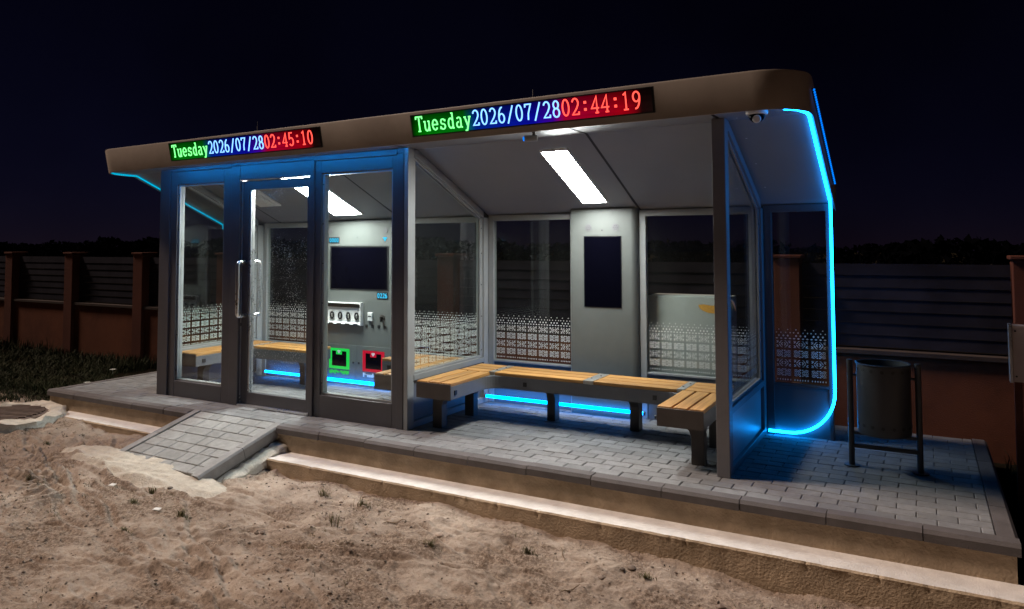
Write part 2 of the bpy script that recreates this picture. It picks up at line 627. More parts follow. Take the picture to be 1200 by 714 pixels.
def thing(name, label, cat, base=(0, 0, 0), group=None, local=False, rot=None, kind=None):
    """Empty at the thing's base; its parts are modelled in world coordinates unless local"""
    o = bpy.data.objects.new(name, None)
    C.objects.link(o)
    o.location = base
    o.empty_display_size = 0.1
    if rot:
        o.rotation_euler = rot
    if not local:
        o['world_parts'] = [float(b) for b in base]
    return tag(o, label, cat, group, kind)


def struct(name, mb, mat, bevel=0.0, kind='structure'):
    o = build(name, mb, mat, None, bevel)
    o['kind'] = kind
    return o


def arc(cx, cz, rx, rz, a0, a1, n=10):
    return [(cx + rx * math.cos(R(a0 + (a1 - a0) * i / n)), cz + rz * math.sin(R(a0 + (a1 - a0) * i / n))) for i in range(n + 1)]


# ------------------------------------------------------------------ ground sheet
def vnoise(x, y, seed):
    """smooth value noise, vectorised"""
    xi, yi = np.floor(x).astype(np.int64), np.floor(y).astype(np.int64)
    fx, fy = x - xi, y - yi
    fx, fy = fx * fx * (3 - 2 * fx), fy * fy * (3 - 2 * fy)

    def h(a, b):
        n = (a * 374761393 + b * 668265263 + seed * 144665) & 0x7fffffff
        n = ((n ^ (n >> 13)) * 1274126177) & 0x7fffffff
        return ((n ^ (n >> 16)) & 0xffff) / 65535.0
    return (h(xi, yi) * (1 - fx) + h(xi + 1, yi) * fx) * (1 - fy) + (h(xi, yi + 1) * (1 - fx) + h(xi + 1, yi + 1) * fx) * fy - 0.5


def sstep(x, a, b):
    t = np.clip((x - a) / (b - a), 0, 1)
    return t * t * (3 - 2 * t)


dents = []
for i in range(190):
    dents.append((rng.uniform(-2.5, 6.6), rng.uniform(-3.0, -0.72), rng.uniform(0.05, 0.17), rng.uniform(0.015, 0.04),
                  rng.uniform(-0.5, 0.5), rng.uniform(0.006, 0.022)))
ridges = []
for i in range(80):
    ridges.append((rng.uniform(-1.5, 5.5), rng.uniform(-2.7, -0.8), rng.uniform(-0.5, 0.5), rng.uniform(0.2, 0.8), rng.uniform(0.008, 0.022)))


for i in range(14):                       # long ruts across the forecourt
    ridges.append((rng.uniform(0.0, 5.0), rng.uniform(-2.3, -0.85), rng.uniform(-0.35, 0.25), rng.uniform(0.7, 1.5), rng.uniform(0.018, 0.030)))
for i in range(11):                       # print of a tyre tread at the lower left
    ridges.append((0.75 + i * 0.075, -1.62 - i * 0.028, 1.05, 0.10, 0.020))
    ridges.append((0.25 + i * 0.085, -1.36 - i * 0.020, -0.9, 0.09, 0.016))


def ground_z(x, y):
    x = np.asarray(x, float)
    y = np.asarray(y, float)
    base = -0.205 - 0.065 * sstep(x, 1.2, 2.6) - 0.10 * sstep(x, 3.7, 6.4)
    base = base - 0.05 * sstep(-y, 0.9, 3.0)
    back = sstep(y, -0.42, 0.2)
    base = base * (1 - back) + (-0.20) * back
    near = sstep(x, -4, -2.5) * (1 - sstep(x, 7.5, 9)) * sstep(y, -5, -4)
    z = 0.055 * vnoise(x * 1.3, y * 1.3, 1) + 0.036 * vnoise(x * 3.1, y * 3.4, 2) + 0.024 * vnoise(x * 7.3, y * 8.2, 3)
    bil = np.abs(vnoise(x * 5.5, y * 9, 14)) * 2 - 0.5
    z = z + 0.030 * bil * sstep(vnoise(x * 0.9, y * 1.2, 15), -0.25, 0.25)
    z = z + 0.013 * vnoise(x * 15, y * 19, 4) + 0.010 * vnoise(x * 29, y * 37, 5) + 0.010 * vnoise(x * 61, y * 67, 6) + 0.007 * vnoise(x * 88, y * 91, 7)
    for (dx, dy, a, b, th, dep) in dents:
        u = (x - dx) * math.cos(th) + (y - dy) * math.sin(th)
        w = -(x - dx) * math.sin(th) + (y - dy) * math.cos(th)
        q = (u / a) ** 2 + (w / b) ** 2
        z = z - dep * np.exp(-q * 1.4) + 0.45 * dep * np.exp(-(np.sqrt(q) - 1.45) ** 2 * 5)
    for (dx, dy, th, ln, hh) in ridges:
        u = (x - dx) * math.cos(th) + (y - dy) * math.sin(th)
        w = -(x - dx) * math.sin(th) + (y - dy) * math.cos(th) + 0.03 * np.sin(u * 7 + dx)
        z = z + hh * np.exp(-(u / ln) ** 2) * (np.exp(-(w / 0.022) ** 2) - 1.1 * np.exp(-((w - 0.042) / 0.022) ** 2))
    z = z * (1 - 0.75 * back)
    return base + z * (0.25 + 0.75 * near)


def stretch(a, b, step, far, n):
    mid = np.arange(a, b, step)
    t = np.linspace(0, 1, n + 1)[1:]
    lo = a - (far - 0) * t ** 3
    hi = b + (far - 0) * t ** 3
    return np.concatenate([lo[::-1], mid, hi])


gx = stretch(-2.2, 7.3, 0.0105, 160, 24)
gy = stretch(-2.9, -0.3, 0.0105, 160, 30)
GX, GY = np.meshgrid(gx, gy)
GZ = ground_z(GX, GY)
nx, ny = len(gx), len(gy)
vs = np.stack([GX, GY, GZ], -1).reshape(-1, 3)
idx = np.arange(nx * ny).reshape(ny, nx)
q = np.stack([idx[:-1, :-1], idx[:-1, 1:], idx[1:, 1:], idx[1:, :-1]], -1).reshape(-1, 4)
me = bpy.data.meshes.new('ground')
me.vertices.add(len(vs))
me.vertices.foreach_set('co', vs.ravel())
me.loops.add(q.size)
me.loops.foreach_set('vertex_index', q.ravel().astype(np.int32))
me.polygons.add(len(q))
me.polygons.foreach_set('loop_start', np.arange(0, q.size, 4, dtype=np.int32))
me.polygons.foreach_set('loop_total', np.full(len(q), 4, dtype=np.int32))
me.update(calc_edges=True)
me.validate()
me.polygons.foreach_set('use_smooth', [True] * len(me.polygons))
me.materials.append(MATS['ground_sand'])
g = link('ground', me)
g['kind'] = 'structure'


def gz(x, y):
    """height of the ground sheet by looking it up in its own grid"""
    i = int(np.clip(np.searchsorted(gx, x) - 1, 0, nx - 2))
    j = int(np.clip(np.searchsorted(gy, y) - 1, 0, ny - 2))
    u, w = (x - gx[i]) / (gx[i + 1] - gx[i]), (y - gy[j]) / (gy[j + 1] - gy[j])
    return float((GZ[j, i] * (1 - u) + GZ[j, i + 1] * u) * (1 - w) + (GZ[j + 1, i] * (1 - u) + GZ[j + 1, i + 1] * u) * w)



# ------------------------------------------------------------------ platform, kerbs, pavers
PX0, PX1, PY0, PY1 = -1.22, 7.24, -0.40, 1.86
plat = struct('platform', MB().box(PX0 + 0.02, PX1 - 0.02, PY0 + 0.022, PY1 - 0.01, -0.75, -0.062), 'concrete_brown')
bed = build('joint_bed', MB().box(PX0 + 0.1, PX1 - 0.1, PY0 + 0.1, PY1 - 0.02, -0.0618, -0.007), 'joint_sand', plat)


def kerb_mesh(length, w=0.098, h=0.0605, ch=0.018):
    mb = MB()
    yz = [(0, -h), (w, -h), (w, 0.0), (ch, 0.0), (0, -ch)]
    mb.prism_x(0.0025, length - 0.0025, yz)
    me = mb.mesh('kerb_stone', 'kerb_stone')
    return me


KM = kerb_mesh(0.47)


def place(name, me, parent, mat4):
    o = bpy.data.objects.new(name, me)
    C.objects.link(o)
    o.parent = parent
    o.matrix_local = mat4
    return o


x = PX0
k = 0
while x < PX1 - 0.05:
    ln = min(0.47, PX1 - x)
    # the ramp joins the platform between x 0.99 and 2.11: no kerb there
    if 0.99 - 0.01 < x < 2.10:
        x = 2.11
        continue
    if x < 0.99 < x + ln:
        ln = 0.99 - x
    mesh = KM if abs(ln - 0.47) < 1e-6 else kerb_mesh(ln)
    dz = rng.uniform(-0.0025, 0.0025)
    place('kerb_stone', mesh, plat, Matrix.Translation((x, PY0 + rng.uniform(-0.003, 0.003), 0.003 + dz)))
    x += ln
    k += 1
KM2 = kerb_mesh(0.5)
y = PY0 + 0.1
while y < PY1 - 0.05:
    ln = min(0.5, PY1 - y)
    mesh = KM2 if abs(ln - 0.5) < 1e-6 else kerb_mesh(ln)
    place('kerb_stone', mesh, plat, Matrix.Translation((PX1, y, 0.003)) @ Matrix.Rotation(R(90), 4, 'Z'))
    place('kerb_stone', mesh, plat, Matrix.Translation((PX0, y + ln, 0.003)) @ Matrix.Rotation(R(-90), 4, 'Z'))
    y += 0.5


def paver_verts(lx, ly, h=0.045, ch=0.0045):
    a = [(0, 0, -h), (lx, 0, -h), (lx, ly, -h), (0, ly, -h),
         (0, 0, -ch), (lx, 0, -ch), (lx, ly, -ch), (0, ly, -ch),
         (ch, ch, 0), (lx - ch, ch, 0), (lx - ch, ly - ch, 0), (ch, ly - ch, 0)]
    f = [(8, 9, 10, 11)]
    for i in range(4):
        j = (i + 1) % 4
        f += [(i, j, 4 + j, 4 + i), (4 + i, 4 + j, 8 + j, 8 + i)]
    return a, f


def paver_mesh(lx, ly, mat='paver'):
    return MB().add(*paver_verts(lx, ly)).mesh('paver', mat)


G = 0.0028
spots = []
rows = 21
ph = (PY1 - 0.02 - (PY0 + 0.1)) / rows
for r in range(rows):
    y0 = PY0 + 0.1 + r * ph
    x = PX0 + 0.1 - (0.10 if r % 2 else 0.0)
    while x < PX1 - 0.1:
        a, b = max(x, PX0 + 0.1), min(x + 0.2, PX1 - 0.1)
        if b - a > 0.02:
            spots.append((a, b, y0, y0 + ph))
        x += 0.2
HID = lambda s: 0.02 < s[0] < 3.1 and s[2] > 1.2
spots.sort(key=lambda s: (Vector(((s[0] + s[1]) / 2, (s[2] + s[3]) / 2, 0)) - CAM).length + (50 if HID(s) else 0))
pm = {}
rest = MB()
for i, (a, b, c, dd) in enumerate(spots):
    lx, ly = b - a - G, dd - c - G
    dz = rng.normal(0, 0.0012)
    if i < 285:
        key = round(lx, 3)
        if key not in pm:
            pm[key] = paver_mesh(lx, ly)
        M = Matrix.Translation((a + G / 2, c + G / 2, dz)) @ Matrix.Rotation(rng.normal(0, 0.004), 4, 'X') @ Matrix.Rotation(rng.normal(0, 0.003), 4, 'Y')
        place('paver', pm[key], plat, M)
    else:
        v, f = paver_verts(lx, ly)
        rest.add([(p0 + a + G / 2, p1 + c + G / 2, p2 + dz) for p0, p1, p2 in v], f)
o = build('paver_field', rest, 'paver', plat)
o['kind'] = 'stuff'

# lower step in front (right of the ramp) and at the left of it: uneven cast concrete slabs


def cast_slab(name, x0, x1, y0, y1, ztop, zbot, mat_top, mat_side, n=80, rough=0.004, seed=3):
    xs_c = np.linspace(x0, x1, n)
    # profile rows: tread back, tread front, rounded lip, then down the face
    rows_c = [(y1, ztop, 0.15), (y0 + 0.05, ztop, 0.4), (y0 + 0.010, ztop, 0.8), (y0, ztop - 0.010, 1.0)]
    for k in range(1, 13):
        rows_c.append((y0 + 0.002, ztop - 0.010 - (ztop - 0.01 - zbot) * (k / 12) ** 1.5, 1.0))
    V = []
    for (yy_, zz_, am) in rows_c:
        nzv = rough * am * (1.3 * vnoise(xs_c * 13, np.full(n, zz_ * 13 + yy_ * 9 + seed), seed) + 0.9 * vnoise(xs_c * 41, np.full(n, zz_ * 41 + yy_ * 31), seed + 1))
        nz2_ = rough * am * 0.8 * vnoise(xs_c * 17, np.full(n, yy_ * 11 + seed), seed + 2)
        chip = np.where(vnoise(xs_c * 23, np.full(n, seed * 1.7), seed + 5) > 0.36, 0.008, 0.0) if 0.79 < am and zz_ > ztop - 0.03 else 0.0
        V.append(np.stack([xs_c, np.full(n, yy_) + (nzv if am > 0.5 else 0) + chip, np.full(n, zz_) + (nz2_ if am < 1 else 0) - chip * 0.5], -1))
    V = np.concatenate(V)
    mb = MB()
    mb.v = [tuple(v) for v in V]
    m_ = len(rows_c)
    for r in range(m_ - 1):
        for i in range(n - 1):
            mb.f.append((r * n + i, (r + 1) * n + i, (r + 1) * n + i + 1, r * n + i + 1))
    b0, b1 = len(mb.v), len(mb.v) + 1
    mb.v += [(x0, y1, zbot), (x1, y1, zbot)]
    mb.f.append(tuple([r * n for r in range(m_)][::-1] + [b0])[::-1])
    mb.f.append(tuple([r * n + n - 1 for r in range(m_)] + [b1])[::-1])
    me = mb.mesh(name, mat_top)
    me.materials.append(MATS[mat_side])
    for pl in me.polygons:
        pl.material_index = 0 if pl.index < 2 * (n - 1) else 1
        pl.use_smooth = True
    me.set_sharp_from_angle(angle=R(35))
    o = link(name, me)
    o['kind'] = 'structure'
    return o


cast_slab('step', 2.21, 7.9, -0.602, -0.376, -0.198, -0.8, 'concrete_light', 'concrete_brown', n=420, seed=3)
cast_slab('step', -1.34, 0.80, -0.565, -0.376, -0.185, -0.6, 'concrete_light', 'concrete_brown', n=160, seed=9)

# ------------------------------------------------------------------ ramp
RX0, RX1 = 0.99, 2.11
ramp_y1, ramp_y0 = -0.315, -1.12
rz1, rz0 = 0.001, -0.212
ang = math.atan2(rz1 - rz0, ramp_y1 - ramp_y0)
RL = math.hypot(ramp_y1 - ramp_y0, rz1 - rz0)
# local frame: X along width, Y up the slope, Z normal
RM = Matrix.Translation((RX0, ramp_y0, rz0)) @ Matrix.Rotation(ang, 4, 'X')
W = RX1 - RX0
ramp = bpy.data.objects.new('ramp', MB().add(
    [(0.012, 0.02, -0.30), (W - 0.012, 0.02, -0.30), (W - 0.012, RL, -0.40), (0.012, RL, -0.40),
     (0.012, 0.02, -0.008), (W - 0.012, 0.02, -0.008), (W - 0.012, RL - 0.004, -0.008), (0.012, RL - 0.004, -0.008)],
    [(3, 2, 1, 0), (4, 5, 6, 7), (0, 1, 5, 4), (1, 2, 6, 5), (2, 3, 7, 6), (3, 0, 4, 7)]).mesh('ramp', 'joint_sand'))
C.objects.link(ramp)
ramp.matrix_world = RM
ramp['kind'] = 'structure'
# side kerbs, two stones each
for side in (0, 1):
    half = (RL + 0.03) / 2
    for s in range(2):
        km = MB().prism_x(0, half - 0.004, [(0, -0.085), (0.085, -0.085), (0.085, 0.006), (0.014, 0.006), (0, -0.008)]).mesh('kerb_stone', 'ramp_kerb')
        if side == 1:
            M = Matrix.Translation((W, -0.03 + s * half, 0.004)) @ Matrix.Rotation(R(90), 4, 'Z')
        else:
            M = Matrix.Translation((0, -0.03 + (s + 1) * half - 0.004, 0.004)) @ Matrix.Rotation(R(-90), 4, 'Z')
        place('kerb_stone', km, ramp, M)
yy = 0.0
rl = random.Random(5)
rowh = [0.11, 0.14, 0.11, 0.14, 0.11, 0.14, 0.11]
sc = (RL - 0.002) / sum(rowh)
for h in rowh:
    h *= sc
    xx = 0.088
    while xx < W - 0.088 - 0.01:
        w = rl.choice([0.11, 0.16, 0.21, 0.26])
        if W - 0.088 - (xx + w) < 0.06:
            w = W - 0.088 - xx
        M = Matrix.Translation((xx + 0.003, yy + 0.003, rl.gauss(0, 0.0012))) @ Matrix.Rotation(rl.gauss(0, 0.006), 4, 'X')
        place('paver', paver_mesh(w - 0.004, h - 0.004, 'ramp_paver'), ramp, M)
        xx += w
    yy += h

# rough concrete haunch beside the ramp and the spill of cement at its foot


def lump(name, outline, ztops, depth, mat, seed, n=26, rough=0.02):
    """a rough poured mass: closed outline in XY, its top heights, uneven surface"""
    mb = MB()
    rr = random.Random(seed)
    cx = sum(p[0] for p in outline) / len(outline)
    cyy = sum(p[1] for p in outline) / len(outline)
    pts = []
    m = len(outline)
    for i in range(m):
        (ax, ay), (bx, by) = outline[i], outline[(i + 1) % m]
        za, zb = ztops[i], ztops[(i + 1) % m]
        for t in range(6):
            u = t / 6
            pts.append((ax + (bx - ax) * u + rr.gauss(0, rough * .5), ay + (by - ay) * u + rr.gauss(0, rough * .5), za + (zb - za) * u))
    cz = sum(ztops) / m
    rings = []
    for s, dz in ((1.0, -depth), (1.0, -0.02), (0.93, 0.0), (0.7, 0.003), (0.4, 0.004)):
        ring = []
        for (px, py, pz) in pts:
            z = cz + (pz - cz) * s + dz + (rr.gauss(0, rough * .22) if dz > -0.01 else 0)
            ring.append((cx + (px - cx) * s, cyy + (py - cyy) * s, z))
        rings.append(ring)
    k = len(pts)
    vs = [v for r in rings for v in r] + [(cx, cyy, cz)]
    fs = []
    for i in range(len(rings) - 1):
        for j in range(k):
            j2 = (j + 1) % k
            fs.append((i * k + j, i * k + j2, (i + 1) * k + j2, (i + 1) * k + j))
    for j in range(k):
        fs.append(((len(rings) - 1) * k + j, (len(rings) - 1) * k + (j + 1) % k, len(vs) - 1))
    mb.add(vs, fs)
    return build(name, mb, mat, None, auto=50)


def rampz(y):
    return rz0 + (y - ramp_y0) * (rz1 - rz0) / (ramp_y1 - ramp_y0)


hy0 = -1.02
mb = MB()
n = 22
rr = random.Random(4)
rows_ = []
for i in range(n):
    y = -0.385 + (hy0 + 0.385) * i / (n - 1)
    zt = rampz(y) - 0.115 + rr.gauss(0, 0.006)
    w = 0.12 + rr.gauss(0, 0.008)
    rows_.append([(2.105, y, -0.6), (2.105, y, zt + 0.01), (2.105 + w * .75, y, zt + rr.gauss(0, .004)), (2.105 + w, y, zt - 0.02), (2.105 + w + .02, y, -0.6)])
vs = [v for r in rows_ for v in r]
fs = []
for i in range(n - 1):
    for j in range(4):
        fs.append((i * 5 + j, (i + 1) * 5 + j, (i + 1) * 5 + j + 1, i * 5 + j + 1))
fs += [(0, 1, 2, 3, 4), tuple(reversed([(n - 1) * 5 + j for j in range(5)]))]
mb.add(vs, fs)
o = build('concrete_haunch', mb, 'concrete_white', None, auto=50)
tag(o, 'rough pale concrete haunch poured along the side of the paved ramp', 'concrete')

def heap(name, x0, x1, y0, y1, fn, mat, step=0.014):
    xs_h = np.arange(x0, x1, step)
    ys_h = np.arange(y0, y1, step)
    HX, HY = np.meshgrid(xs_h, ys_h)
    msk = fn(HX, HY)
    HZ = 0.4 * ground_z(HX, HY) + 0.6 * (-0.212 - 0.055 * sstep(HX, 1.2, 2.6) - 0.02 * sstep(-HY, 1.0, 1.5)) + msk
    w_ = len(xs_h)
    keep_ = msk > -0.03
    mb = MB()
    mb.v = [tuple(v) for v in np.stack([HX, HY, HZ], -1).reshape(-1, 3)]
    for j in range(len(ys_h) - 1):
        for i in range(w_ - 1):
            if keep_[j, i] or keep_[j + 1, i + 1]:
                mb.f.append((j * w_ + i, j * w_ + i + 1, (j + 1) * w_ + i + 1, (j + 1) * w_ + i))
    me_ = mb.mesh(name, mat, True)
    bm_ = bmesh.new()
    bm_.from_mesh(me_)
    bmesh.ops.delete(bm_, geom=[v for v in bm_.verts if not v.link_faces], context='VERTS')
    bm_.to_mesh(me_)
    bm_.free()
    return link(name, me_)


def spill_fn(x, y):
    # a flat tongue along the foot of the ramp, thinning out to the right
    edge_n = 0.07 * vnoise(x * 4, y * 4, 41) + 0.05 * vnoise(x * 15, y * 15, 42)
    yc = -1.13 - 0.05 * (x - 0.7)
    dd = 1 - ((x - 1.42) / 0.95) ** 4 - ((y - yc) / 0.17) ** 2 + edge_n * 4
    return 0.010 + 0.026 * np.clip(dd * 1.6, -2, 0.62) + 0.003 * vnoise(x * 30, y * 30, 43)


o = heap('cement_spill', 0.40, 2.55, -1.50, -0.85, spill_fn, 'cement_dry')
tag(o, 'crumbling pale cement spill at the foot of the paved ramp', 'cement')

# ------------------------------------------------------------------ roof of the shelter
D = 1.2985
XL, XR = -0.64, 6.262
TILT = 0.0095


def tz(x):
    return TILT * (x - 2.5)


def bot(y):
    return 2.30 if y <= 0.13 else 2.30 - 0.44 * (y - 0.13)


def top(y):
    return 2.515 if y <= 0.05 else 2.515 - 0.44 * (y - 0.05)


shelter = thing('bus_shelter', 'long grey metal and glass bus shelter with sloping roof and glazed waiting room', 'bus shelter', (3.0, 0.6, 0))
YF, YB, RC = -0.285, 1.40, 0.30


def xs_at(y):
    if y < YF + RC:
        t = (YF + RC - y) / RC
        ins = RC * (1 - math.sqrt(max(0, 1 - t * t)))
    else:
        ins = 0
    return XL + ins, XR - ins


ylev = [YF + RC * (1 - math.cos(R(90) * i / 8)) for i in range(9)] + [0.05, 0.13, 0.5, 0.9, D, YB]
ylev = sorted(set(round(v, 4) for v in ylev))
# side/fascia skin follows the plan outline; it flares outwards towards the top
outl = [(xs_at(y)[0], y) for y in reversed(ylev)] + [(xs_at(y)[1], y) for y in ylev]
cxm = (XL + XR) / 2


def flare(x, y, s):
    # outward offset of the plan outline
    nxv = 0.0
    if x < XL + RC:
        cxx = XL + RC
        nxv = (x - cxx) / RC
    elif x > XR - RC:
        cxx = XR - RC
        nxv = (x - cxx) / RC
    nyv = -math.sqrt(max(0, 1 - nxv * nxv)) if y < YF + RC + 1e-6 else 0
    s = s * (0.12 + 0.88 * abs(nyv))
    return x + nxv * s, y + nyv * s


roof = build('roof', MB(), 'roof_sheet', shelter)
mb = MB()
vs, fs = [], []
cols = len(outl)
prof = [(-0.022, 0.012, 0), (-0.022, 0.0, 0), (0.0, -0.004, 0), (None, 0.045, 1), (None, 0.05, 2), (None, 0.02, 3)]
for (x, y) in outl:
    b, t = bot(y) + tz(x), top(y) + tz(x)
    rings = [(0.014, b - 0.0), (0.014, b - 0.02), (0.0, b - 0.02), (0.045, t - 0.012), (0.04, t), (-0.03, t + 0.002)]
    for s, z in rings:
        fx, fy = flare(x, y, s if s < 0.02 or z > b + .1 else s)
        if s == 0.014:
            fx, fy = flare(x, y, -0.014)
        vs.append((fx, fy, z))
for i in range(cols - 1):
    for j in range(5):
        fs.append((i * 6 + j, i * 6 + j + 1, (i + 1) * 6 + j + 1, (i + 1) * 6 + j))
mb.add(vs, [tuple(reversed(f)) for f in fs])
build('fascia', mb, 'fascia_paint', roof, auto=35)
# roof top sheet
mb = MB()
for i in range(len(ylev) - 1):
    a, b = ylev[i], ylev[i + 1]
    (l0, r0), (l1, r1) = xs_at(a), xs_at(b)
    mb.add([(l0 + .02, a, top(a) + tz(l0) + 0.001), (r0 - .02, a, top(a) + tz(r0) + .001), (r1 - .02, b, top(b) + tz(r1) + .001), (l1 + .02, b, top(b) + tz(l1) + .001)], [(0, 1, 2, 3)])
# back edge
mb.add([(XL, YB, bot(YB) + tz(XL)), (XR, YB, bot(YB) + tz(XR)), (XR, YB, top(YB) + tz(XR)), (XL, YB, top(YB) + tz(XL))], [(0, 1, 2, 3)])
roof.data = mb.mesh('roof', 'roof_sheet')
# soffit in panels with dark seams between them
seams = [XL, 0.35, 2.08, 3.14, 4.695, 5.69, XR]
for i in range(len(seams) - 1):
    g0 = 0.0 if i == 0 else 0.011
    g1 = 0.0 if i == len(seams) - 2 else 0.011
    mb = MB()
    for j in range(len(ylev) - 1):
        a, b = ylev[j], ylev[j + 1]
        (l0, r0), (l1, r1) = xs_at(a), xs_at(b)
        x0a, x0b = max(seams[i] + g0, l0), max(seams[i] + g0, l1)
        x1a, x1b = min(seams[i + 1] - g1, r0), min(seams[i + 1] - g1, r1)
        mb.add([(x0a, a, bot(a) + tz(x0a)), (x1a, a, bot(a) + tz(x1a)), (x1b, b, bot(b) + tz(x1b)), (x0b, b, bot(b) + tz(x0b))], [(3, 2, 1, 0)])
    build('soffit_panel', mb, 'soffit_paint', roof)
for sx_ in seams[1:-1]:
    mb = MB()
    for j in range(len(ylev) - 1):
        a, b = ylev[j], ylev[j + 1]
        mb.add([(sx_ - .02, a, bot(a) + tz(sx_) + .008), (sx_ + .02, a, bot(a) + tz(sx_) + .008), (sx_ + .02, b, bot(b) + tz(sx_) + .008), (sx_ - .02, b, bot(b) + tz(sx_) + .008)], [(3, 2, 1, 0)])
    build('seam_strip', mb, 'seam_black', roof)
# rivets on the soffit of the end bay
for px_, ys_ in ((5.80, (0.05, 0.35, 0.68, 1.02)),):
    for y in ys_:
        build('rivet', MB().lathe((px_, y, bot(y) + tz(px_) - 0.004), [(0.004, 0), (0.007, 0.004)], 8), 'alu', roof)
# little spikes on top of the roof
for ax_ in (1.62, 4.42):
    build('antenna', MB().tube([(ax_, -0.2, 2.51), (ax_, -0.2, 2.62)], 0.003, 6), 'alu', roof)

# ------------------------------------------------------------------ frames and panes


def slope_top(y, off=0.006):
    return bot(y) - off


def pane(parent, name, mb, mat='glass'):
    return build(name, mb, mat, parent)


# folk pattern film ------------------------------------------------


def motif_cell(mb, O, U, V, w, h, kind):
    """four mirrored quadrants of slanted bars; O centre, U/V unit axes"""
    if kind == 'A':
        polys = [[(0.06, 0.30), (0.22, 0.0), (0.36, 0.0), (0.14, 0.46)], [(0.30, 0.52), (0.52, 0.10), (0.66, 0.10), (0.40, 0.62)],
                 [(0.62, 0.62), (0.86, 0.20), (0.94, 0.36), (0.74, 0.74)], [(0.10, 0.86), (0.30, 0.66), (0.44, 0.72), (0.22, 0.90)],
                 [(0.56, 0.88), (0.72, 0.80), (0.94, 0.70), (0.94, 0.88)]]
    else:
        polys = [[(0.05, 0.12), (0.14, 0.05), (0.50, 0.62), (0.40, 0.72)], [(0.28, 0.06), (0.40, 0.06), (0.70, 0.52), (0.60, 0.60)],
                 [(0.54, 0.06), (0.68, 0.06), (0.92, 0.44), (0.82, 0.52)], [(0.46, 0.80), (0.78, 0.62), (0.94, 0.62), (0.94, 0.74), (0.62, 0.90)],
                 [(0.06, 0.62), (0.13, 0.55), (0.32, 0.84), (0.24, 0.90), (0.06, 0.90)], [(0.80, 0.06), (0.94, 0.06), (0.94, 0.24)]]
    for sx_ in (1, -1):
        for sy_ in (1, -1):
            for poly in polys:
                pts = [O + U * (sx_ * a * w / 2) + V * (sy_ * b * h / 2) for a, b in poly]
                if sx_ * sy_ < 0:
                    pts.reverse()
                mb.add(pts, [tuple(range(len(pts)))])


def pattern(parent, origin, U, width, zb=0.425):
    """white folk ornament film on one pane: origin at its lower left corner"""
    U = Vector(U)
    V = Vector((0, 0, 1))
    n = max(1, round(width / 0.111))
    cw = width / n
    mb = MB()
    O0 = Vector(origin)
    ch = 0.0735

    def at(u, z):
        return Vector((O0.x, O0.y, 0)) + U * u + V * z

    def diamond(u, z, w, h):
        mb.add([at(u - w, z), at(u, z - h), at(u + w, z), at(u, z + h)], [(0, 1, 2, 3)])
    for c in range(n):
        uc = (c + 0.5) * cw
        for r in range(4):
            motif_cell(mb, at(uc, zb + 0.042 + ch * (r + 0.5)), U, V, cw * 0.88, ch * 0.82, 'B' if r % 2 == 0 else 'A')
        zt = zb + 0.042 + 4 * ch
        for s in (-0.38, -0.13, 0.13, 0.38):
            diamond(uc + s * cw, zt + 0.008, cw * 0.085, 0.006)
        for s in (-0.26, 0.0, 0.26):
            diamond(uc + s * cw, zt + 0.030, cw * 0.065, 0.009)
        for s in (-0.40, -0.14, 0.14, 0.40):
            diamond(uc + s * cw, zt + 0.054, cw * 0.045, 0.006)
        for s in (-0.26, 0.26):
            diamond(uc + s * cw, zt + 0.078, cw * 0.045, 0.005)
        for s in (-0.38, -0.22, -0.07, 0.07, 0.22, 0.38):
            diamond(uc + s * cw, zb + 0.022, cw * 0.045, 0.008)
    o = build('pattern_film', mb, 'white_film', parent)
    o['kind'] = 'stuff'
    return o


# front wall of the waiting room -----------------------------------
front = build('front_wall', MB(), 'frame_paint', shelter)
Z1 = 2.262
mb = MB()
# (left pane surround, two door jambs, right pane surround, header)
mb.box(0.0, 0.155, 0.0, 0.09, 0.0, Z1)
mb.box(0.155, 0.252, 0.012, 0.075, 0.0, 2.25)
mb.box(0.252, 0.94, 0.012, 0.075, 0.0, 0.155)
mb.box(0.252, 0.94, 0.012, 0.075, 2.118, 2.25)
mb.box(0.94, 1.06, 0.012, 0.075, 0.0, 2.25)
mb.box(1.06, 1.178, -0.003, 0.09, 0.0, Z1)
mb.box(1.178, 2.075, 0.0, 0.09, 2.125, Z1)
mb.box(2.075, 2.125, -0.003, 0.09, 0.0, Z1)
mb.box(2.125, 2.198, 0.012, 0.075, 0.0, 2.25)
mb.box(2.198, 2.992, 0.012, 0.075, 0.0, 0.195)
mb.box(2.198, 2.992, 0.012, 0.075, 2.14, 2.25)
mb.box(2.992, 3.045, 0.012, 0.075, 0.0, 2.25)
mb.box(0.157, 1.058, -0.001, 0.088, 2.252, 2.30)
mb.box(2.127, 3.043, -0.001, 0.088, 2.252, 2.30)
mb.box(3.045, 3.115, 0.0, 0.09, 0.0, Z1)
mb.box(0.0, 0.155, 0.002, 0.088, 2.264, 2.30)
mb.box(1.06, 2.125, 0.002, 0.088, 2.264, 2.305)
mb.box(3.045, 3.115, 0.002, 0.088, 2.264, 2.305)
me = mb.mesh('front_wall', 'frame_paint')
front.data = me
bv = front.modifiers.new('bevel', 'BEVEL')
bv.width = 0.004
bv.segments = 2
bv.limit_method = 'ANGLE'
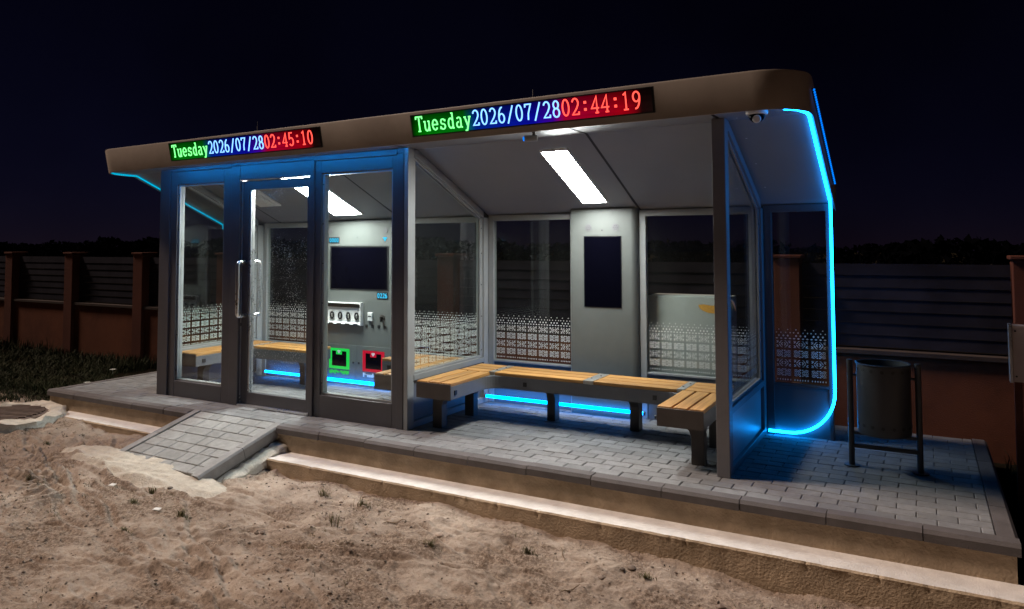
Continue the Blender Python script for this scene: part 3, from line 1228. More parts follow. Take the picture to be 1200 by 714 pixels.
# bright inner reveals round the two fixed panes
for (a, b, c, dd) in ((0.252, 0.94, 0.155, 2.118), (2.198, 2.992, 0.195, 2.14)):
    w = 0.022
    mb = MB()
    mb.box(a + .001, a + w, 0.03, 0.085, c + .001, dd - .001).box(b - w, b - .001, 0.03, 0.085, c + .001, dd - .001)
    mb.box(a + w, b - w, 0.03, 0.085, c + .001, c + 0.016).box(a + w, b - w, 0.03, 0.085, dd - 0.016, dd - .001)
    build('glazing_bead', mb, 'frame_inner', front)
    # screw heads down the left bead
    for z in np.linspace(c + 0.1, dd - 0.1, 6):
        build('screw', MB().tube([(a + 0.011, 0.0305, z), (a + 0.011, 0.026, z)], 0.006, 8), 'black_plastic', front)
    pane(front, 'pane', MB().box(a + w, b - w, 0.05, 0.058, c + 0.016, dd - 0.016))

# door ---------------------------------------------------------------
door = build('door', MB(), 'frame_paint', shelter)
mb = MB()
mb.box(1.188, 1.27, 0.03, 0.078, 0.022, 2.115)
mb.box(2.017, 2.066, 0.03, 0.078, 0.022, 2.115)
mb.box(1.27, 2.017, 0.03, 0.078, 0.022, 0.128)
mb.box(1.27, 2.017, 0.03, 0.078, 2.03, 2.115)
door.data = mb.mesh('door', 'frame_paint')
build('edge_trim', MB().box(1.271, 1.293, 0.036, 0.083, 0.129, 2.029), 'alu', door)
build('edge_trim', MB().box(1.182, 1.187, 0.02, 0.084, 0.02, 2.12), 'alu', door)
pane(door, 'pane', MB().box(1.293, 2.016, 0.05, 0.058, 0.129, 2.029), 'dusty_glass')


def d_handle(y_door, y_bar):
    pts = [(1.245, y_door, 0.84)]
    s = 1 if y_bar > y_door else -1
    r_ = 0.03
    for i in range(7):
        a = R(90 * i / 6)
        pts.append((1.245, y_bar - s * r_ + s * r_ * math.sin(a), 0.84 + r_ - r_ * math.cos(a)))
    for i in range(7):
        a = R(90 * i / 6)
        pts.append((1.245, y_bar - s * r_ + s * r_ * math.cos(a), 1.345 - r_ + r_ * math.sin(a)))
    pts.append((1.245, y_door, 1.345))
    build('handle', MB().tube(pts, 0.019, 12), 'chrome', door, smooth=True)


d_handle(0.031, -0.07)
d_handle(0.077, 0.19)
build('threshold', MB().box(1.18, 2.073, -0.006, 0.07, 0.004, 0.018), 'alu', shelter)


# side walls: waiting room right, waiting room left, partition of the open bay
def side_wall(name, x0, x1, kind, post_y=(0.0, 0.09), g0=0.09, mat_in='frame_inner', low='back_panel', bead=True):
    w = build(name, MB(), 'frame_paint', shelter)
    xm = (x0 + x1) / 2
    dzx = tz(xm)
    st = lambda y, off: bot(y) + dzx - off
    mb = MB()
    if kind != 'booth':
        mb.box(x0, x1, post_y[0], post_y[1], 0.0, 2.30 + dzx - 0.002)
    # back post
    mb.box(x0 + .002, x1 - .002, D - 0.085, D + 0.05, 0.0, st(D + .05, 0.004))
    # bottom rail, sill rail and sloping top rail
    mb.box(x0 + .004, x1 - .004, post_y[1], D - 0.085, 0.0, 0.05)
    mb.box(x0 + .003, x1 - .003, post_y[1], D - 0.085, 0.385, 0.43)
    mb.prism_x(x0 + .003, x1 - .003, [(post_y[1], st(0.13, 0.07)), (0.13, st(0.13, 0.07)), (D - 0.085, st(D - .085, 0.07)), (D - 0.085, st(D - .085, 0.003)),
                                     (0.13, st(0.13, 0.003)), (post_y[1], st(0.13, 0.003))])
    w.data = mb.mesh(name, mat_in)
    bv = w.modifiers.new('bevel', 'BEVEL')
    bv.width = 0.003
    bv.segments = 2
    bv.limit_method = 'ANGLE'
    # solid lower panel
    build('lower_panel', MB().box(xm - 0.012, xm + 0.012, post_y[1], D - 0.085, 0.05, 0.385), low, w)
    # glass, its upper edge follows the roof slope
    y0, y1 = g0, D - 0.085
    pane(w, 'pane', MB().prism_x(xm - 0.004, xm + 0.004, [(y0, 0.43), (y1, 0.43), (y1, st(y1, 0.07)), (0.13, st(0.13, 0.07)), (y0, st(0.13, 0.07))]))
    # beads with screws along both vertical edges on either face
    for s in (-1, 1):
        xa = xm + s * 0.006
        xb = xm + s * 0.022
        mb = MB()
        mb.box(min(xa, xb), max(xa, xb), y1 - 0.04, y1 - 0.001, 0.431, st(y1, 0.075))
        mb.box(min(xa, xb), max(xa, xb), y0 + 0.001, y0 + 0.03, 0.431, st(0.13, 0.075))
        mb.box(min(xa, xb), max(xa, xb), y0 + 0.03, y1 - 0.04, 0.431, 0.450)
        mb.prism_x(min(xa, xb), max(xa, xb), [(y0 + .03, st(0.13, 0.092)), (0.13, st(0.13, .092)), (y1 - .04, st(y1 - .04, 0.092)), (y1 - .04, st(y1 - .04, 0.072)), (0.13, st(0.13, .072)), (y0 + .03, st(0.13, 0.072))])
        build('glazing_bead', mb, mat_in, w)
        for z in (0.50, 0.82, 1.12, 1.42, 1.66):
            build('screw', MB().tube([(xb, y1 - 0.02, z), (xb + s * 0.004, y1 - 0.02, z)], 0.006, 8), 'black_plastic', w)
    ox = xm - 0.0055
    pattern(w, (ox, y0 + 0.035, 0), (0, 1, 0), y1 - y0 - 0.08, 0.44)
    return w


wall_r = side_wall('side_wall', 3.072, 3.158, 'booth', post_y=(0.09, 0.10), g0=0.10)
# corner post return of the waiting room, lighter than the front frame
build('corner_post', MB().box(3.117, 3.159, 0.003, 0.0895, 0.0, 2.305), 'frame_inner', shelter, bevel=0.003)
wall_l = side_wall('side_wall', 0.004, 0.09, 'booth', post_y=(0.09, 0.10), g0=0.10)
part_w = side_wall('partition_wall', 5.648, 5.733, 'partition', post_y=(-0.006, 0.09), g0=0.10, mat_in='frame_mid', low='panel_pale')

# back wall ------------------------------------------------------------
Y0, Y1 = D - 0.01, D + 0.05
bays = [(-0.585, 0.002), (0.092, 1.0), (2.062, 3.07), (3.16, 4.06), (4.69, 5.646), (5.735, 6.225)]
ZT = lambda xx: bot(D) + tz(xx) - 0.004
back = None
for i, (a, b) in enumerate(bays):
    zt = min(ZT(a), ZT(b))
    e = 0.001
    mb = MB()
    mb.box(a + e, a + 0.058, Y0, Y1, 0.0, zt)                   # stiles
    mb.box(b - 0.03, b - e, Y0, Y1, 0.0, zt)
    mb.box(a + 0.058, b - 0.03, Y0, Y1, 0.385, 0.405)
    mb.box(a + 0.058, b - 0.03, Y0, Y1, zt - 0.055, zt)
    bay = build('back_wall_frame', mb, 'frame_paint' if i in (0, 5) else 'frame_inner', shelter, bevel=0.003)
    if i == 1:
        back = bay
    build('lower_panel', MB().box(a + 0.058, b - 0.03, Y0 + 0.012, Y1 - .01, 0.0, 0.385), 'back_panel', bay)
    pane(bay, 'pane', MB().box(a + 0.058, b - 0.03, Y0 + 0.026, Y0 + 0.034, 0.405, zt - 0.055))
    pattern(bay, (a + 0.066, Y0 + 0.0245, 0), (1, 0, 0), b - a - 0.104, 0.412)
# ventilation slots in the lower panel of the waiting room's back wall
for r in range(5):
    for c_ in range(6):
        cx_, cz_ = 0.30 + c_ * 0.072, 0.17 + r * 0.035
        build('vent_slot', MB().prism_y(Y0 + 0.006, Y0 + 0.0118, [(cx_ - .03, cz_ - .011), (cx_ + .022, cz_ - .011), (cx_ + .03, cz_ + .009), (cx_ - .022, cz_ + .009)]), 'panel_grey', back)

# ------------------------------------------------------------------ information column with a dark screen
col_t = thing('information_column', 'grey metal column with a tall dark screen set between the glass panes', 'column', (4.37, 1.22, 0))
cx0, cx1, cyf = 4.062, 4.688, 1.235
r_ = 0.06
outline = [(cx0, D + 0.05), (cx0, cyf)]
outline += [(cx1 - r_ + r_ * math.sin(R(t)), cyf + r_ - r_ * math.cos(R(t))) for t in range(0, 91, 10)]
outline += [(cx1, D + 0.05)]
zt = bot(D) + tz(4.37) + 0.02
body = build('body', MB().prism_z(0.0, zt, outline), 'panel_grey', col_t, auto=30)
build('screen_frame', MB().box(4.190, 4.546, cyf - 0.004, cyf - 0.0005, 0.946, 1.577), 'black_plastic', col_t)
build('screen', MB().box(4.196, 4.540, cyf - 0.006, cyf - 0.0043, 0.952, 1.571), 'screen_glass', col_t)
for sx_ in (4.235, 4.492):
    sp_ = build('speaker', MB().lathe((0, 0, 0), [(0.033, 0), (0.033, 0.003)], 24), 'bench_metal', col_t)
    sp_.data.transform(Matrix.Translation((sx_, cyf - 0.0005, 1.652)) @ Matrix.Rotation(R(90), 4, 'X'))
    for k_ in range(7):
        a_ = k_ * math.pi / 3
        rr_ = 0 if k_ == 6 else 0.018
        build('speaker_hole', MB().tube([(sx_ + rr_ * math.cos(a_), cyf - 0.0034, 1.652 + rr_ * math.sin(a_)), (sx_ + rr_ * math.cos(a_), cyf - 0.0048, 1.652 + rr_ * math.sin(a_))], 0.004, 6), 'black_plastic', sp_)
build('sensor', MB().tube([(4.365, cyf, 1.628), (4.365, cyf - 0.003, 1.628)], 0.006, 8), 'black_plastic', col_t)

# ------------------------------------------------------------------ stroke lettering
GL = {
    'T': [[(.05, .80), (.08, .96), (.92, .96), (.95, .80)], [(.5, .96), (.5, .03)], [(.3, .03), (.7, .03)]],
    'u': [[(.02, .62), (.2, .62), (.2, .2)] + arc(.43, .22, .23, .2, 180, 330, 8) + [(.78, .3)], [(.6, .62), (.78, .62), (.78, .03), (.95, .03)]],
    'e': [[(.14, .36), (.84, .36)] + arc(.49, .35, .35, .32, 5, 325, 16)],
    's': [arc(.48, .5, .26, .155, 30, 250, 9) + arc(.48, .19, .3, .165, 80, -150, 10), [(.78, .5), (.78, .64)], [(.16, .22), (.16, .03)]],
    'd': [arc(.44, .34, .3, .31, 40, 320, 14), [(.55, .96), (.74, .96), (.74, .03), (.94, .03)]],
    'a': [arc(.45, .5, .26, .15, 150, 0, 7) + [(.71, .1), (.8, .03), (.94, .03)], arc(.42, .2, .28, .175, 75, 330, 11)],
    'y': [[(.02, .62), (.34, .62)], [(.64, .62), (.98, .62)], [(.18, .62), (.5, .04)], [(.82, .62), (.5, .04), (.36, -.2), (.14, -.2)]],
    '0': [arc(.5, .5, .36, .46, 90, 450, 24)],
    '1': [[(.24, .84), (.5, .96), (.5, .03)], [(.24, .03), (.76, .03)]],
    '2': [arc(.5, .70, .34, .26, 165, -30, 12) + [(.62, .38), (.14, .05), (.86, .05), (.88, .2)]],
    '4': [[(.68, .03), (.68, .95), (.08, .29), (.93, .29)], [(.48, .03), (.88, .03)]],
    '5': [[(.82, .95), (.24, .95), (.2, .53)] + arc(.47, .32, .36, .28, 130, -145, 14)],
    '6': [arc(.5, .3, .34, .27, 180, -180, 20), arc(.62, .3, .46, .65, 180, 82, 9)],
    '7': [[(.14, .78), (.16, .95), (.86, .95), (.5, .4), (.44, .03)]],
    '8': [arc(.5, .73, .29, .22, 90, 450, 18), arc(.5, .27, .35, .25, 90, 450, 18)],
    '9': [arc(.5, .68, .34, .27, 0, 360, 20), arc(.38, .68, .46, .65, 0, -98, 9)],
    '/': [[(.14, -.06), (.86, 1.0)]],
    ':': [],
}


def ribbon(mb, pts, th, y, y2):
    """flat stroke of constant width along a polyline in the XZ plane, with a little depth"""
    P = [Vector((a, b)) for a, b in pts]
    n = len(P)
    L_, R_ = [], []
    for i in range(n):
        t0 = (P[i] - P[max(i - 1, 0)])
        t1 = (P[min(i + 1, n - 1)] - P[i])
        if t0.length < 1e-9:
            t0 = t1
        if t1.length < 1e-9:
            t1 = t0
        t0, t1 = t0.normalized(), t1.normalized()
        n0, n1 = Vector((-t0.y, t0.x)), Vector((-t1.y, t1.x))
        m_ = (n0 + n1)
        if m_.length < 0.3:
            m_ = n0
        m_.normalize()
        k_ = min(1.6, 1 / max(0.4, m_.dot(n0)))
        L_.append(P[i] + m_ * th / 2 * k_)
        R_.append(P[i] - m_ * th / 2 * k_)
    vs = [(q.x, y, q.y) for q in L_] + [(q.x, y, q.y) for q in R_] + [(q.x, y2, q.y) for q in L_] + [(q.x, y2, q.y) for q in R_]
    fs = []
    for i in range(n - 1):
        fs.append((n + i, n + i + 1, i + 1, i))
        fs.append((i, i + 1, 2 * n + i + 1, 2 * n + i))
        fs.append((n + i + 1, n + i, 3 * n + i, 3 * n + i + 1))
    mb.add(vs, fs)


def glyph(ch, x, z, w, h, th, y=-0.006, y2=-0.002):
    mb = MB()
    if ch == ':':
        for zz in (0.28, 0.68):
            mb.box(x + w * .5 - th * .9, x + w * .5 + th * .9, y, y2, z + h * zz - th * .9, z + h * zz + th * .9)
    for k, st_ in enumerate(GL[ch]):
        ribbon(mb, [(x + a * w, z + b * h) for a, b in st_], th, y - k * 0.0004, y2)
    return mb


def uv_x(me, x0, x1, z0, z1):
    uv = me.uv_layers.new(name='UVMap')
    for lp in me.loops:
        co = me.vertices[lp.vertex_index].co
        uv.data[lp.index].uv = ((co.x - x0) / (x1 - x0), (co.z - z0) / (z1 - z0))


def display(label, x0, z0, text, hgt, rise):
    w = 1.93
    lean = math.atan2(0.045, 0.215)
    b = thing('led_display', label, 'display', (x0, YF - 0.0125 - (z0 - 2.28) * 0.205, z0), 'led displays on the roof edge', local=True, rot=(lean, -rise, 0))
    hs = build('housing', MB().box(0, w, 0.0, 0.02, 0, hgt), 'black_plastic', b, bevel=0.002)
    fc = MB().box(0.012, w - 0.012, -0.002, -0.0003, 0.010, hgt - 0.010).mesh('display_face', 'display_face')
    uv_x(fc, 0.0, w, 0, hgt)
    link('display_face', fc, b)
    cw, gh = 0.0722, 0.118
    xx = 0.045
    zc = 0.036
    for i, ch in enumerate(text):
        mat = 'text_green' if i < 7 else ('text_blue' if i < 17 else 'text_red')
        build('character', glyph(ch, xx + 0.004, zc, cw - 0.008, gh, 0.0098), mat, b)
        xx += cw
    return b


display('lit display over the glazed waiting room reading Tuesday 2026/07/28 02:45:10', 0.572, 2.307, 'Tuesday2026/07/2802:45:10', 0.176, 0.004)
display('lit display over the open bench bay reading Tuesday 2026/07/28 02:44:19', 3.432, 2.330, 'Tuesday2026/07/2802:44:19', 0.170, 0.010)

# ------------------------------------------------------------------ ceiling lights


def on_slope(x, y, off=0.0):
    return Vector((x, y, bot(y) + tz(x) - off))


def ceiling_light(label, x0, x1, y0, y1):
    t = thing('ceiling_light', label, 'ceiling light', on_slope((x0 + x1) / 2, (y0 + y1) / 2), 'white light panels in the shelter ceiling')
    mb = MB()
    f = 0.012
    def slab(a, b, c, dd, o1, o2):
        v = [on_slope(a, c, o1), on_slope(b, c, o1), on_slope(b, dd, o1), on_slope(a, dd, o1), on_slope(a, c, o2), on_slope(b, c, o2), on_slope(b, dd, o2), on_slope(a, dd, o2)]
        mb.add(v, [(3, 2, 1, 0), (4, 5, 6, 7), (0, 1, 5, 4), (1, 2, 6, 5), (2, 3, 7, 6), (3, 0, 4, 7)])
    slab(x0 - f, x0, y0 - f, y1 + f, 0.014, 0.001)
    slab(x1, x1 + f, y0 - f, y1 + f, 0.014, 0.001)
    slab(x0, x1, y0 - f, y0, 0.014, 0.001)
    slab(x0, x1, y1, y1 + f, 0.014, 0.001)
    build('frame', mb, 'white_plastic', t)
    mb = MB()
    slab(x0 + .0005, x1 - .0005, y0 + .0005, y1 - .0005, 0.010, 0.002)
    build('diffuser', mb, 'panel_light', t)
    return t


ceiling_light('bright white light panel in the ceiling over the open bench bay', 4.235, 4.455, 0.30, 1.125)
ceiling_light('bright white light panel in the ceiling inside the glazed waiting room', 1.31, 1.68, 0.36, 1.16)

# ceiling vent of the waiting room
t = thing('ceiling_vent', 'square ceiling vent seen through the glass door of the waiting room', 'vent', on_slope(0.62, 0.72))
for i_, (a, b, o1, o2) in enumerate(((0.0, 0.17, 0.016, 0.001), (0.03, 0.13, 0.024, 0.0165), (0.055, 0.095, 0.03, 0.0245))):
    c_ = (0.62, 0.74)
    h_ = 0.16 - i_ * 0.05
    v = []
    for o_ in (o1, o2):
        v += [on_slope(c_[0] - h_, c_[1] - h_, o_), on_slope(c_[0] + h_, c_[1] - h_, o_), on_slope(c_[0] + h_, c_[1] + h_, o_), on_slope(c_[0] - h_, c_[1] + h_, o_)]
    build(('plate', 'louvre', 'louvre')[i_], MB().add(v, [(3, 2, 1, 0), (4, 5, 6, 7), (0, 1, 5, 4), (1, 2, 6, 5), (2, 3, 7, 6), (3, 0, 4, 7)]), 'white_plastic', t)

# ------------------------------------------------------------------ light strips
# right end frame: along the soffit edge, down the slope, down the back edge, round the bottom corner
XE = 6.237


def led_path(x_, sgn):
    pts = [(x_ - sgn * 0.10, -0.215), (x_ - sgn * 0.035, -0.14)]
    P = [Vector((a, b, bot(b) + tz(a) - 0.014)) for a, b in pts]
    for y in (0.0, 0.13, 0.5, 0.9, D - 0.03):
        P.append(Vector((x_, y, bot(y) + tz(x_) - 0.014)))
    yb = D - 0.022
    rad = 0.34
    P.append(Vector((x_, yb, 1.70)))
    for z in (1.4, 1.0, 0.6):
        P.append(Vector((x_, yb, z)))
    zb_ = 0.03
    for i in range(0, 13):
        a = R(90 * i / 12)
        P.append(Vector((x_ - sgn * rad * (1 - math.cos(a)), yb, zb_ + rad * (1 - math.sin(a)))))
    P.append(Vector((x_ - sgn * (rad + 0.15), yb, zb_)))
    return P


o = build('light_strip', MB().tube(led_path(XE, 1), 0.0105, 10), 'led_cyan', None, smooth=True)
tag(o, 'glowing cyan light strip framing the right end of the shelter down to the floor', 'light strip')
o = build('light_strip', MB().tube(led_path(-0.585, -1)[:8], 0.009, 10), 'led_left', None, smooth=True)
tag(o, 'thin cyan light strip sloping along the left end of the roof', 'light strip')
# dotted strip on the outer edge of the roof
t = thing('light_strip', 'dotted blue light strip on the outer right edge of the roof', 'light strip', (6.30, 0.5, 2.2))
p0, p1 = Vector((XR + 0.010, 0.02, bot(0.13) + tz(XR) + 0.135)), Vector((XR + 0.010, 1.2, bot(1.2) + tz(XR) + 0.09))
build('channel', MB().tube([p0, p1], 0.006, 6), 'black_plastic', t)
dot = MB().lathe((0, 0, 0), [(0.002, -0.007), (0.0075, -0.004), (0.0075, 0.004), (0.002, 0.007)], 8).mesh('diode', 'led_edge')
for i in range(46):
    q = p0.lerp(p1, (i + .5) / 46) + Vector((0.007, 0, 0))
    place('diode', dot, t, Matrix.Translation(q - Vector((6.30, 0.5, 2.2))))


def strip(label, x0, x1, y, z, r_=0.0145, mat='led_floor'):
    t = thing('light_strip', label, 'light strip', ((x0 + x1) / 2, y, z), 'blue light tubes along the foot of the back wall')
    build('tube', MB().tube([(x0, y, z), (x1, y, z)], r_, 12), mat, t, smooth=True)
    for xx in (x0 - 0.012, x1):
        build('end_cap', MB().tube([(xx, y, z), (xx + 0.012, y, z)], r_ + 0.003, 12), 'black_plastic', t)
    return t


strip('blue light tube at floor level under the open bay bench', 3.185, 4.74, 1.205, 0.068)
strip('blue light tube at floor level under the bench in the waiting room', 0.22, 0.80, 1.225, 0.062)
strip('blue light tube at floor level under the ticket kiosk', 1.05, 2.04, 1.225, 0.055, r_=0.018)
strip('unlit tube at floor level behind the right wing of the bench', 4.85, 5.60, 1.215, 0.05, mat='bench_metal')
o = build('light_strip', MB().tube([(0.05, -0.250, bot(0) + tz(0.05) - 0.0068), (3.1, -0.250, bot(0) + tz(3.1) - 0.0068)], 0.005, 8), 'led_front', None)
tag(o, 'blue light strip tucked behind the roof edge above the waiting room front', 'light strip')

# ------------------------------------------------------------------ security cameras
t = thing('security_camera', 'white dome security camera under the right corner of the roof', 'camera', (5.965, -0.15, 2.30))
zc = bot(0) + tz(5.965)
build('mount_ring', MB().lathe((5.965, -0.15, zc), [(0.062, -0.028), (0.068, -0.018), (0.066, -0.001)], 28), 'white_plastic', t, auto=40)
build('dome', MB().lathe((5.965, -0.15, zc), [(0.005, -0.078), (0.025, -0.072), (0.042, -0.058), (0.05, -0.038), (0.05, -0.0285)], 24), 'screen_glass', t, smooth=True)
cl = MB().lathe((0, 0, 0), [(0.024, 0), (0.026, 0.012), (0.02, 0.02)], 18).mesh('lens_collar', 'white_plastic')
dr = (CAM - Vector((5.965, -0.15, zc))).normalized()
o = link('lens_collar', cl, t)
o.matrix_world = Matrix.Identity(4)
o.matrix_parent_inverse = Matrix.Identity(4)
o.matrix_local = Matrix.Translation(Vector((0, 0, zc - 2.30 - 0.052)) + dr * 0.036) @ dr.to_track_quat('Z', 'Y').to_matrix().to_4x4()
ln = MB().lathe((0, 0, 0.0205), [(0.013, 0), (0.010, 0.004)], 16).mesh('lens', 'screen_glass')
o2 = link('lens', ln, t)
o2.matrix_parent_inverse = Matrix.Identity(4)
o2.matrix_local = o.matrix_local

t = thing('security_camera', 'small bullet camera hanging under the display of the open bay', 'camera', (4.40, -0.2, 2.31))
zc = bot(0) + tz(4.4)
build('bracket', MB().tube([(4.42, -0.19, zc), (4.42, -0.19, zc - 0.035)], 0.012, 8), 'bench_metal', t)
build('body', MB().tube([(4.36, -0.215, zc - 0.055), (4.445, -0.18, zc - 0.05)], 0.024, 12), 'frame_inner', t, bevel=0.002)
build('lens', MB().tube([(4.358, -0.216, zc - 0.0552), (4.350, -0.219, zc - 0.0556)], 0.016, 10), 'led_edge', t)  # glows in place of the blue light falling on the camera

# ------------------------------------------------------------------ ticket kiosk in the waiting room
kx0, kx1, kf = 1.0, 2.06, 1.285
ki = thing('ticket_kiosk', 'wide grey service kiosk with screen, coin tray and two rescue boxes inside the waiting room', 'kiosk', (1.5, 1.25, 0))
zt = bot(D) + tz(1.5) - 0.005
build('body', MB().box(kx0, kx1, kf, D + 0.055, 0.0, zt), 'panel_grey', ki, bevel=0.004)
scr = build('screen_frame', MB().box(1.135, 1.945, kf - 0.004, kf - 0.0005, 1.02, 1.495), 'black_plastic', ki)
build('screen', MB().box(1.155, 1.925, kf - 0.006, kf - 0.0045, 1.035, 1.48), 'screen_glass', ki)
for sx_ in (1.13, 1.90):
    o = build('speaker', MB().lathe((0, 0, 0), [(0.032, 0), (0.032, 0.003)], 24), 'bench_metal', ki)
    o.data.transform(Matrix.Translation((sx_, kf - 0.0005, 1.655)) @ Matrix.Rotation(R(90), 4, 'X'))
build('sensor', MB().tube([(1.52, kf, 1.585), (1.52, kf - 0.003, 1.585)], 0.006, 8), 'black_plastic', ki)
# lit readouts
def readout(x, z, text, h, parent):
    base = build('readout', MB().box(x - 0.008, x + 0.034 * len(text) + 0.004, kf - 0.003, kf - 0.0005, z - 0.012, z + h + 0.012), 'black_plastic', parent)
    for i, ch in enumerate(text):
        g_ = glyph(ch, x + 0.034 * i, z, 0.028, h, 0.0075, kf - 0.0045, kf - 0.0032)
        build('character', g_, 'digit_cyan', base)
readout(1.125, 1.535, '0000', 0.045, ki)
readout(1.80, 0.945, '0226', 0.05, ki)
o = build('signal_lamp', MB().add([(1.865, kf - .002, 1.585), (1.925, kf - .002, 1.585), (1.895, kf - .002, 1.54), (1.865, kf - .0005, 1.585), (1.925, kf - .0005, 1.585), (1.895, kf - .0005, 1.54)],
                                  [(0, 2, 1), (0, 1, 4, 3), (1, 2, 5, 4), (2, 0, 3, 5)]), 'digit_cyan', ki)
# coin tray with four numbered holders
tr = build('coin_tray', MB(), 'white_plastic', ki)
mb = MB()
mb.add([(1.11, kf - 0.002, 0.70), (1.60, kf - 0.002, 0.70), (1.60, kf - 0.045, 0.655), (1.11, kf - 0.045, 0.655), (1.11, kf - 0.002, 0.645), (1.60, kf - 0.002, 0.645)],
       [(3, 2, 1, 0), (2, 3, 4, 5), (0, 4, 3), (1, 2, 5)])
mb.box(1.10, 1.11, kf - 0.05, kf - 0.0005, 0.645, 0.875)
mb.box(1.60, 1.61, kf - 0.05, kf - 0.0005, 0.645, 0.875)
mb.box(1.10, 1.61, kf - 0.05, kf - 0.0005, 0.875, 0.886)
mb.add([(1.11, kf - 0.003, 0.86), (1.60, kf - 0.003, 0.86), (1.60, kf - 0.022, 0.655 + .02), (1.11, kf - 0.022, 0.675)], [(3, 2, 1, 0)])
tr.data = mb.mesh('coin_tray', 'white_plastic')
build('tray_recess', MB().box(1.112, 1.598, kf - 0.006, kf - 0.0035, 0.79, 0.872), 'bench_dark', ki)
for i in range(4):
    xx = 1.165 + i * 0.115
    o = build('number', glyph('0', xx, 0.705, 0.06, 0.075, 0.017, kf - 0.034, kf - 0.028), 'black_plastic', tr)
    build('slot', MB().box(xx + 0.0, xx + 0.06, kf - 0.052, kf - 0.046, 0.652, 0.664), 'black_plastic', tr)
# card reader, lock and buttons
o = build('card_reader', MB().box(1.68, 1.74, kf - 0.02, kf - 0.0005, 0.70, 0.79), 'white_plastic', ki, bevel=0.004)
build('card_slot', MB().box(1.69, 1.73, kf - 0.0225, kf - 0.0203, 0.742, 0.756), 'black_plastic', o)
o = build('lock', MB().tube([(1.87, kf, 0.745), (1.87, kf - 0.012, 0.745)], 0.026, 14), 'bench_dark', ki)
build('key', MB().box(1.862, 1.878, kf - 0.04, kf - 0.0125, 0.70, 0.75), 'black_plastic', o)
for i in range(4):
    xx = 1.655 + i * 0.083
    build('button', MB().box(xx - 0.016, xx + 0.016, kf - 0.008, kf - 0.0005, 0.628, 0.66), 'black_plastic', ki, bevel=0.003)
# rescue boxes behind small doors


def rescue(x0, x1, colour, lampm, left):
    cd = build('compartment_door', MB().box(x0 - 0.09, x1 + 0.09, kf - 0.006, kf - 0.0005, 0.07, 0.43), 'panel_grey', ki, bevel=0.003)
    za, zb_ = 0.165, 0.385
    t_ = 0.038
    mb = MB()
    y0_, y1_ = kf - 0.012, kf - 0.0065
    mb.box(x0, x0 + t_, y0_, y1_, za, zb_).box(x1 - t_, x1, y0_, y1_, za, zb_)
    mb.box(x0 + t_, x1 - t_, y0_, y1_, zb_ - 0.028, zb_).box(x0 + t_, x1 - t_, y0_, y1_, za, za + 0.03)
    xm = (x0 + x1) / 2
    build('sign_frame', mb, lampm, ki)
    build('inspection_window', MB().box(x0 + t_, x1 - t_, kf - 0.009, kf - 0.0065, za + 0.03, zb_ - 0.028), 'screen_glass', ki)
    # emblem tag: a heart with a flash on a small plate
    tg = build('emblem', MB().box(xm - 0.04, xm + 0.04, kf - 0.0145, kf - 0.0125, zb_ - 0.065, zb_ - 0.004), lampm, ki)
    h = [(xm + 0.022 * math.sin(a) ** 3 * 1.0, zb_ - 0.034 + 0.0014 * (13 * math.cos(a) - 5 * math.cos(2 * a) - 2 * math.cos(3 * a) - math.cos(4 * a))) for a in [i * 2 * math.pi / 20 for i in range(20)]]
    build('heart', MB().prism_y(kf - 0.0165, kf - 0.0148, h[::-1]), 'white_plastic', tg)
    # block lettering strip below (illegible in the photograph): plain bars
    lt = build('caption', MB(), 'white_plastic', ki)
    mb = MB()
    rr = random.Random(int(x0 * 100))
    xx = x0 + 0.004
    while xx < x1 - 0.012:
        w_ = rr.choice([0.008, 0.012, 0.016])
        zlo = 0.108 + rr.choice([0, 0, 0.01, 0.02])
        mb.box(xx, min(xx + w_, x1), kf - 0.0095, kf - 0.0065, zlo, 0.15 - rr.choice([0, 0, 0.008, 0.016]))
        xx += w_ + 0.006
    lt.data = mb.mesh('caption', lampm if colour == 'g' else 'white_plastic')
    build('latch', MB().tube([((x1 + 0.055) if left else (x0 - 0.055), kf - 0.006, 0.245), ((x1 + 0.055) if left else (x0 - 0.055), kf - 0.012, 0.245)], 0.011, 10), 'black_plastic', ki)


rescue(1.142, 1.425, 'g', 'green_lamp', True)
rescue(1.612, 1.90, 'r', 'red_lamp', False)

# ------------------------------------------------------------------ benches
SEAT = 0.415


def slat_mesh_uv(o):
    me = o.data
    uv = me.uv_layers.new(name='UVMap')
    for pl in me.polygons:
        for li in pl.loop_indices:
            co = me.vertices[me.loops[li].vertex_index].co
            uv.data[li].uv = (co.dot(Vector(o['dirv'])), co.x * (1 - abs(o['dirv'][0])) + co.y * (1 - abs(o['dirv'][1])) + co.z * 0.7)


def slat(parent, x0, x1, y0, y1, along):
    o = build('slat', MB().box(x0, x1, y0, y1, SEAT - 0.027, SEAT), 'wood', parent, bevel=0.004)
    o['dirv'] = (1.0, 0.0, 0.0) if along == 'x' else (0.0, 1.0, 0.0)
    slat_mesh_uv(o)
    return o


def bench_leg(parent, cx_, cy_, ax, seat_w=0.30):
    """curved cantilever leg; ax is the direction in which the seat overhangs"""
    ax = Vector(ax)
    sd = Vector((-ax.y, ax.x, 0))
    prof = [(-0.045, 0.0), (0.045, 0.0), (0.045, 0.19), (0.06, 0.225), (0.09, 0.255), (0.125, 0.272), (0.125, SEAT - 0.135), (-0.045, SEAT - 0.135)]
    prof[6] = (0.125, 0.281)
    prof[7] = (-0.045, 0.281)
    h = 0.038
    vs = []
    for s in (-h, h):
        for u, z in prof:
            q = Vector((cx_, cy_, z)) + ax * u + sd * s
            vs.append(q)
    n = len(prof)
    fs = [tuple(range(n)), tuple(reversed(range(n, 2 * n)))] + [(i, n + i, n + (i + 1) % n, (i + 1) % n) for i in range(n)]
    return build('leg', MB().add(vs, fs), 'bench_dark', parent, bevel=0.004)


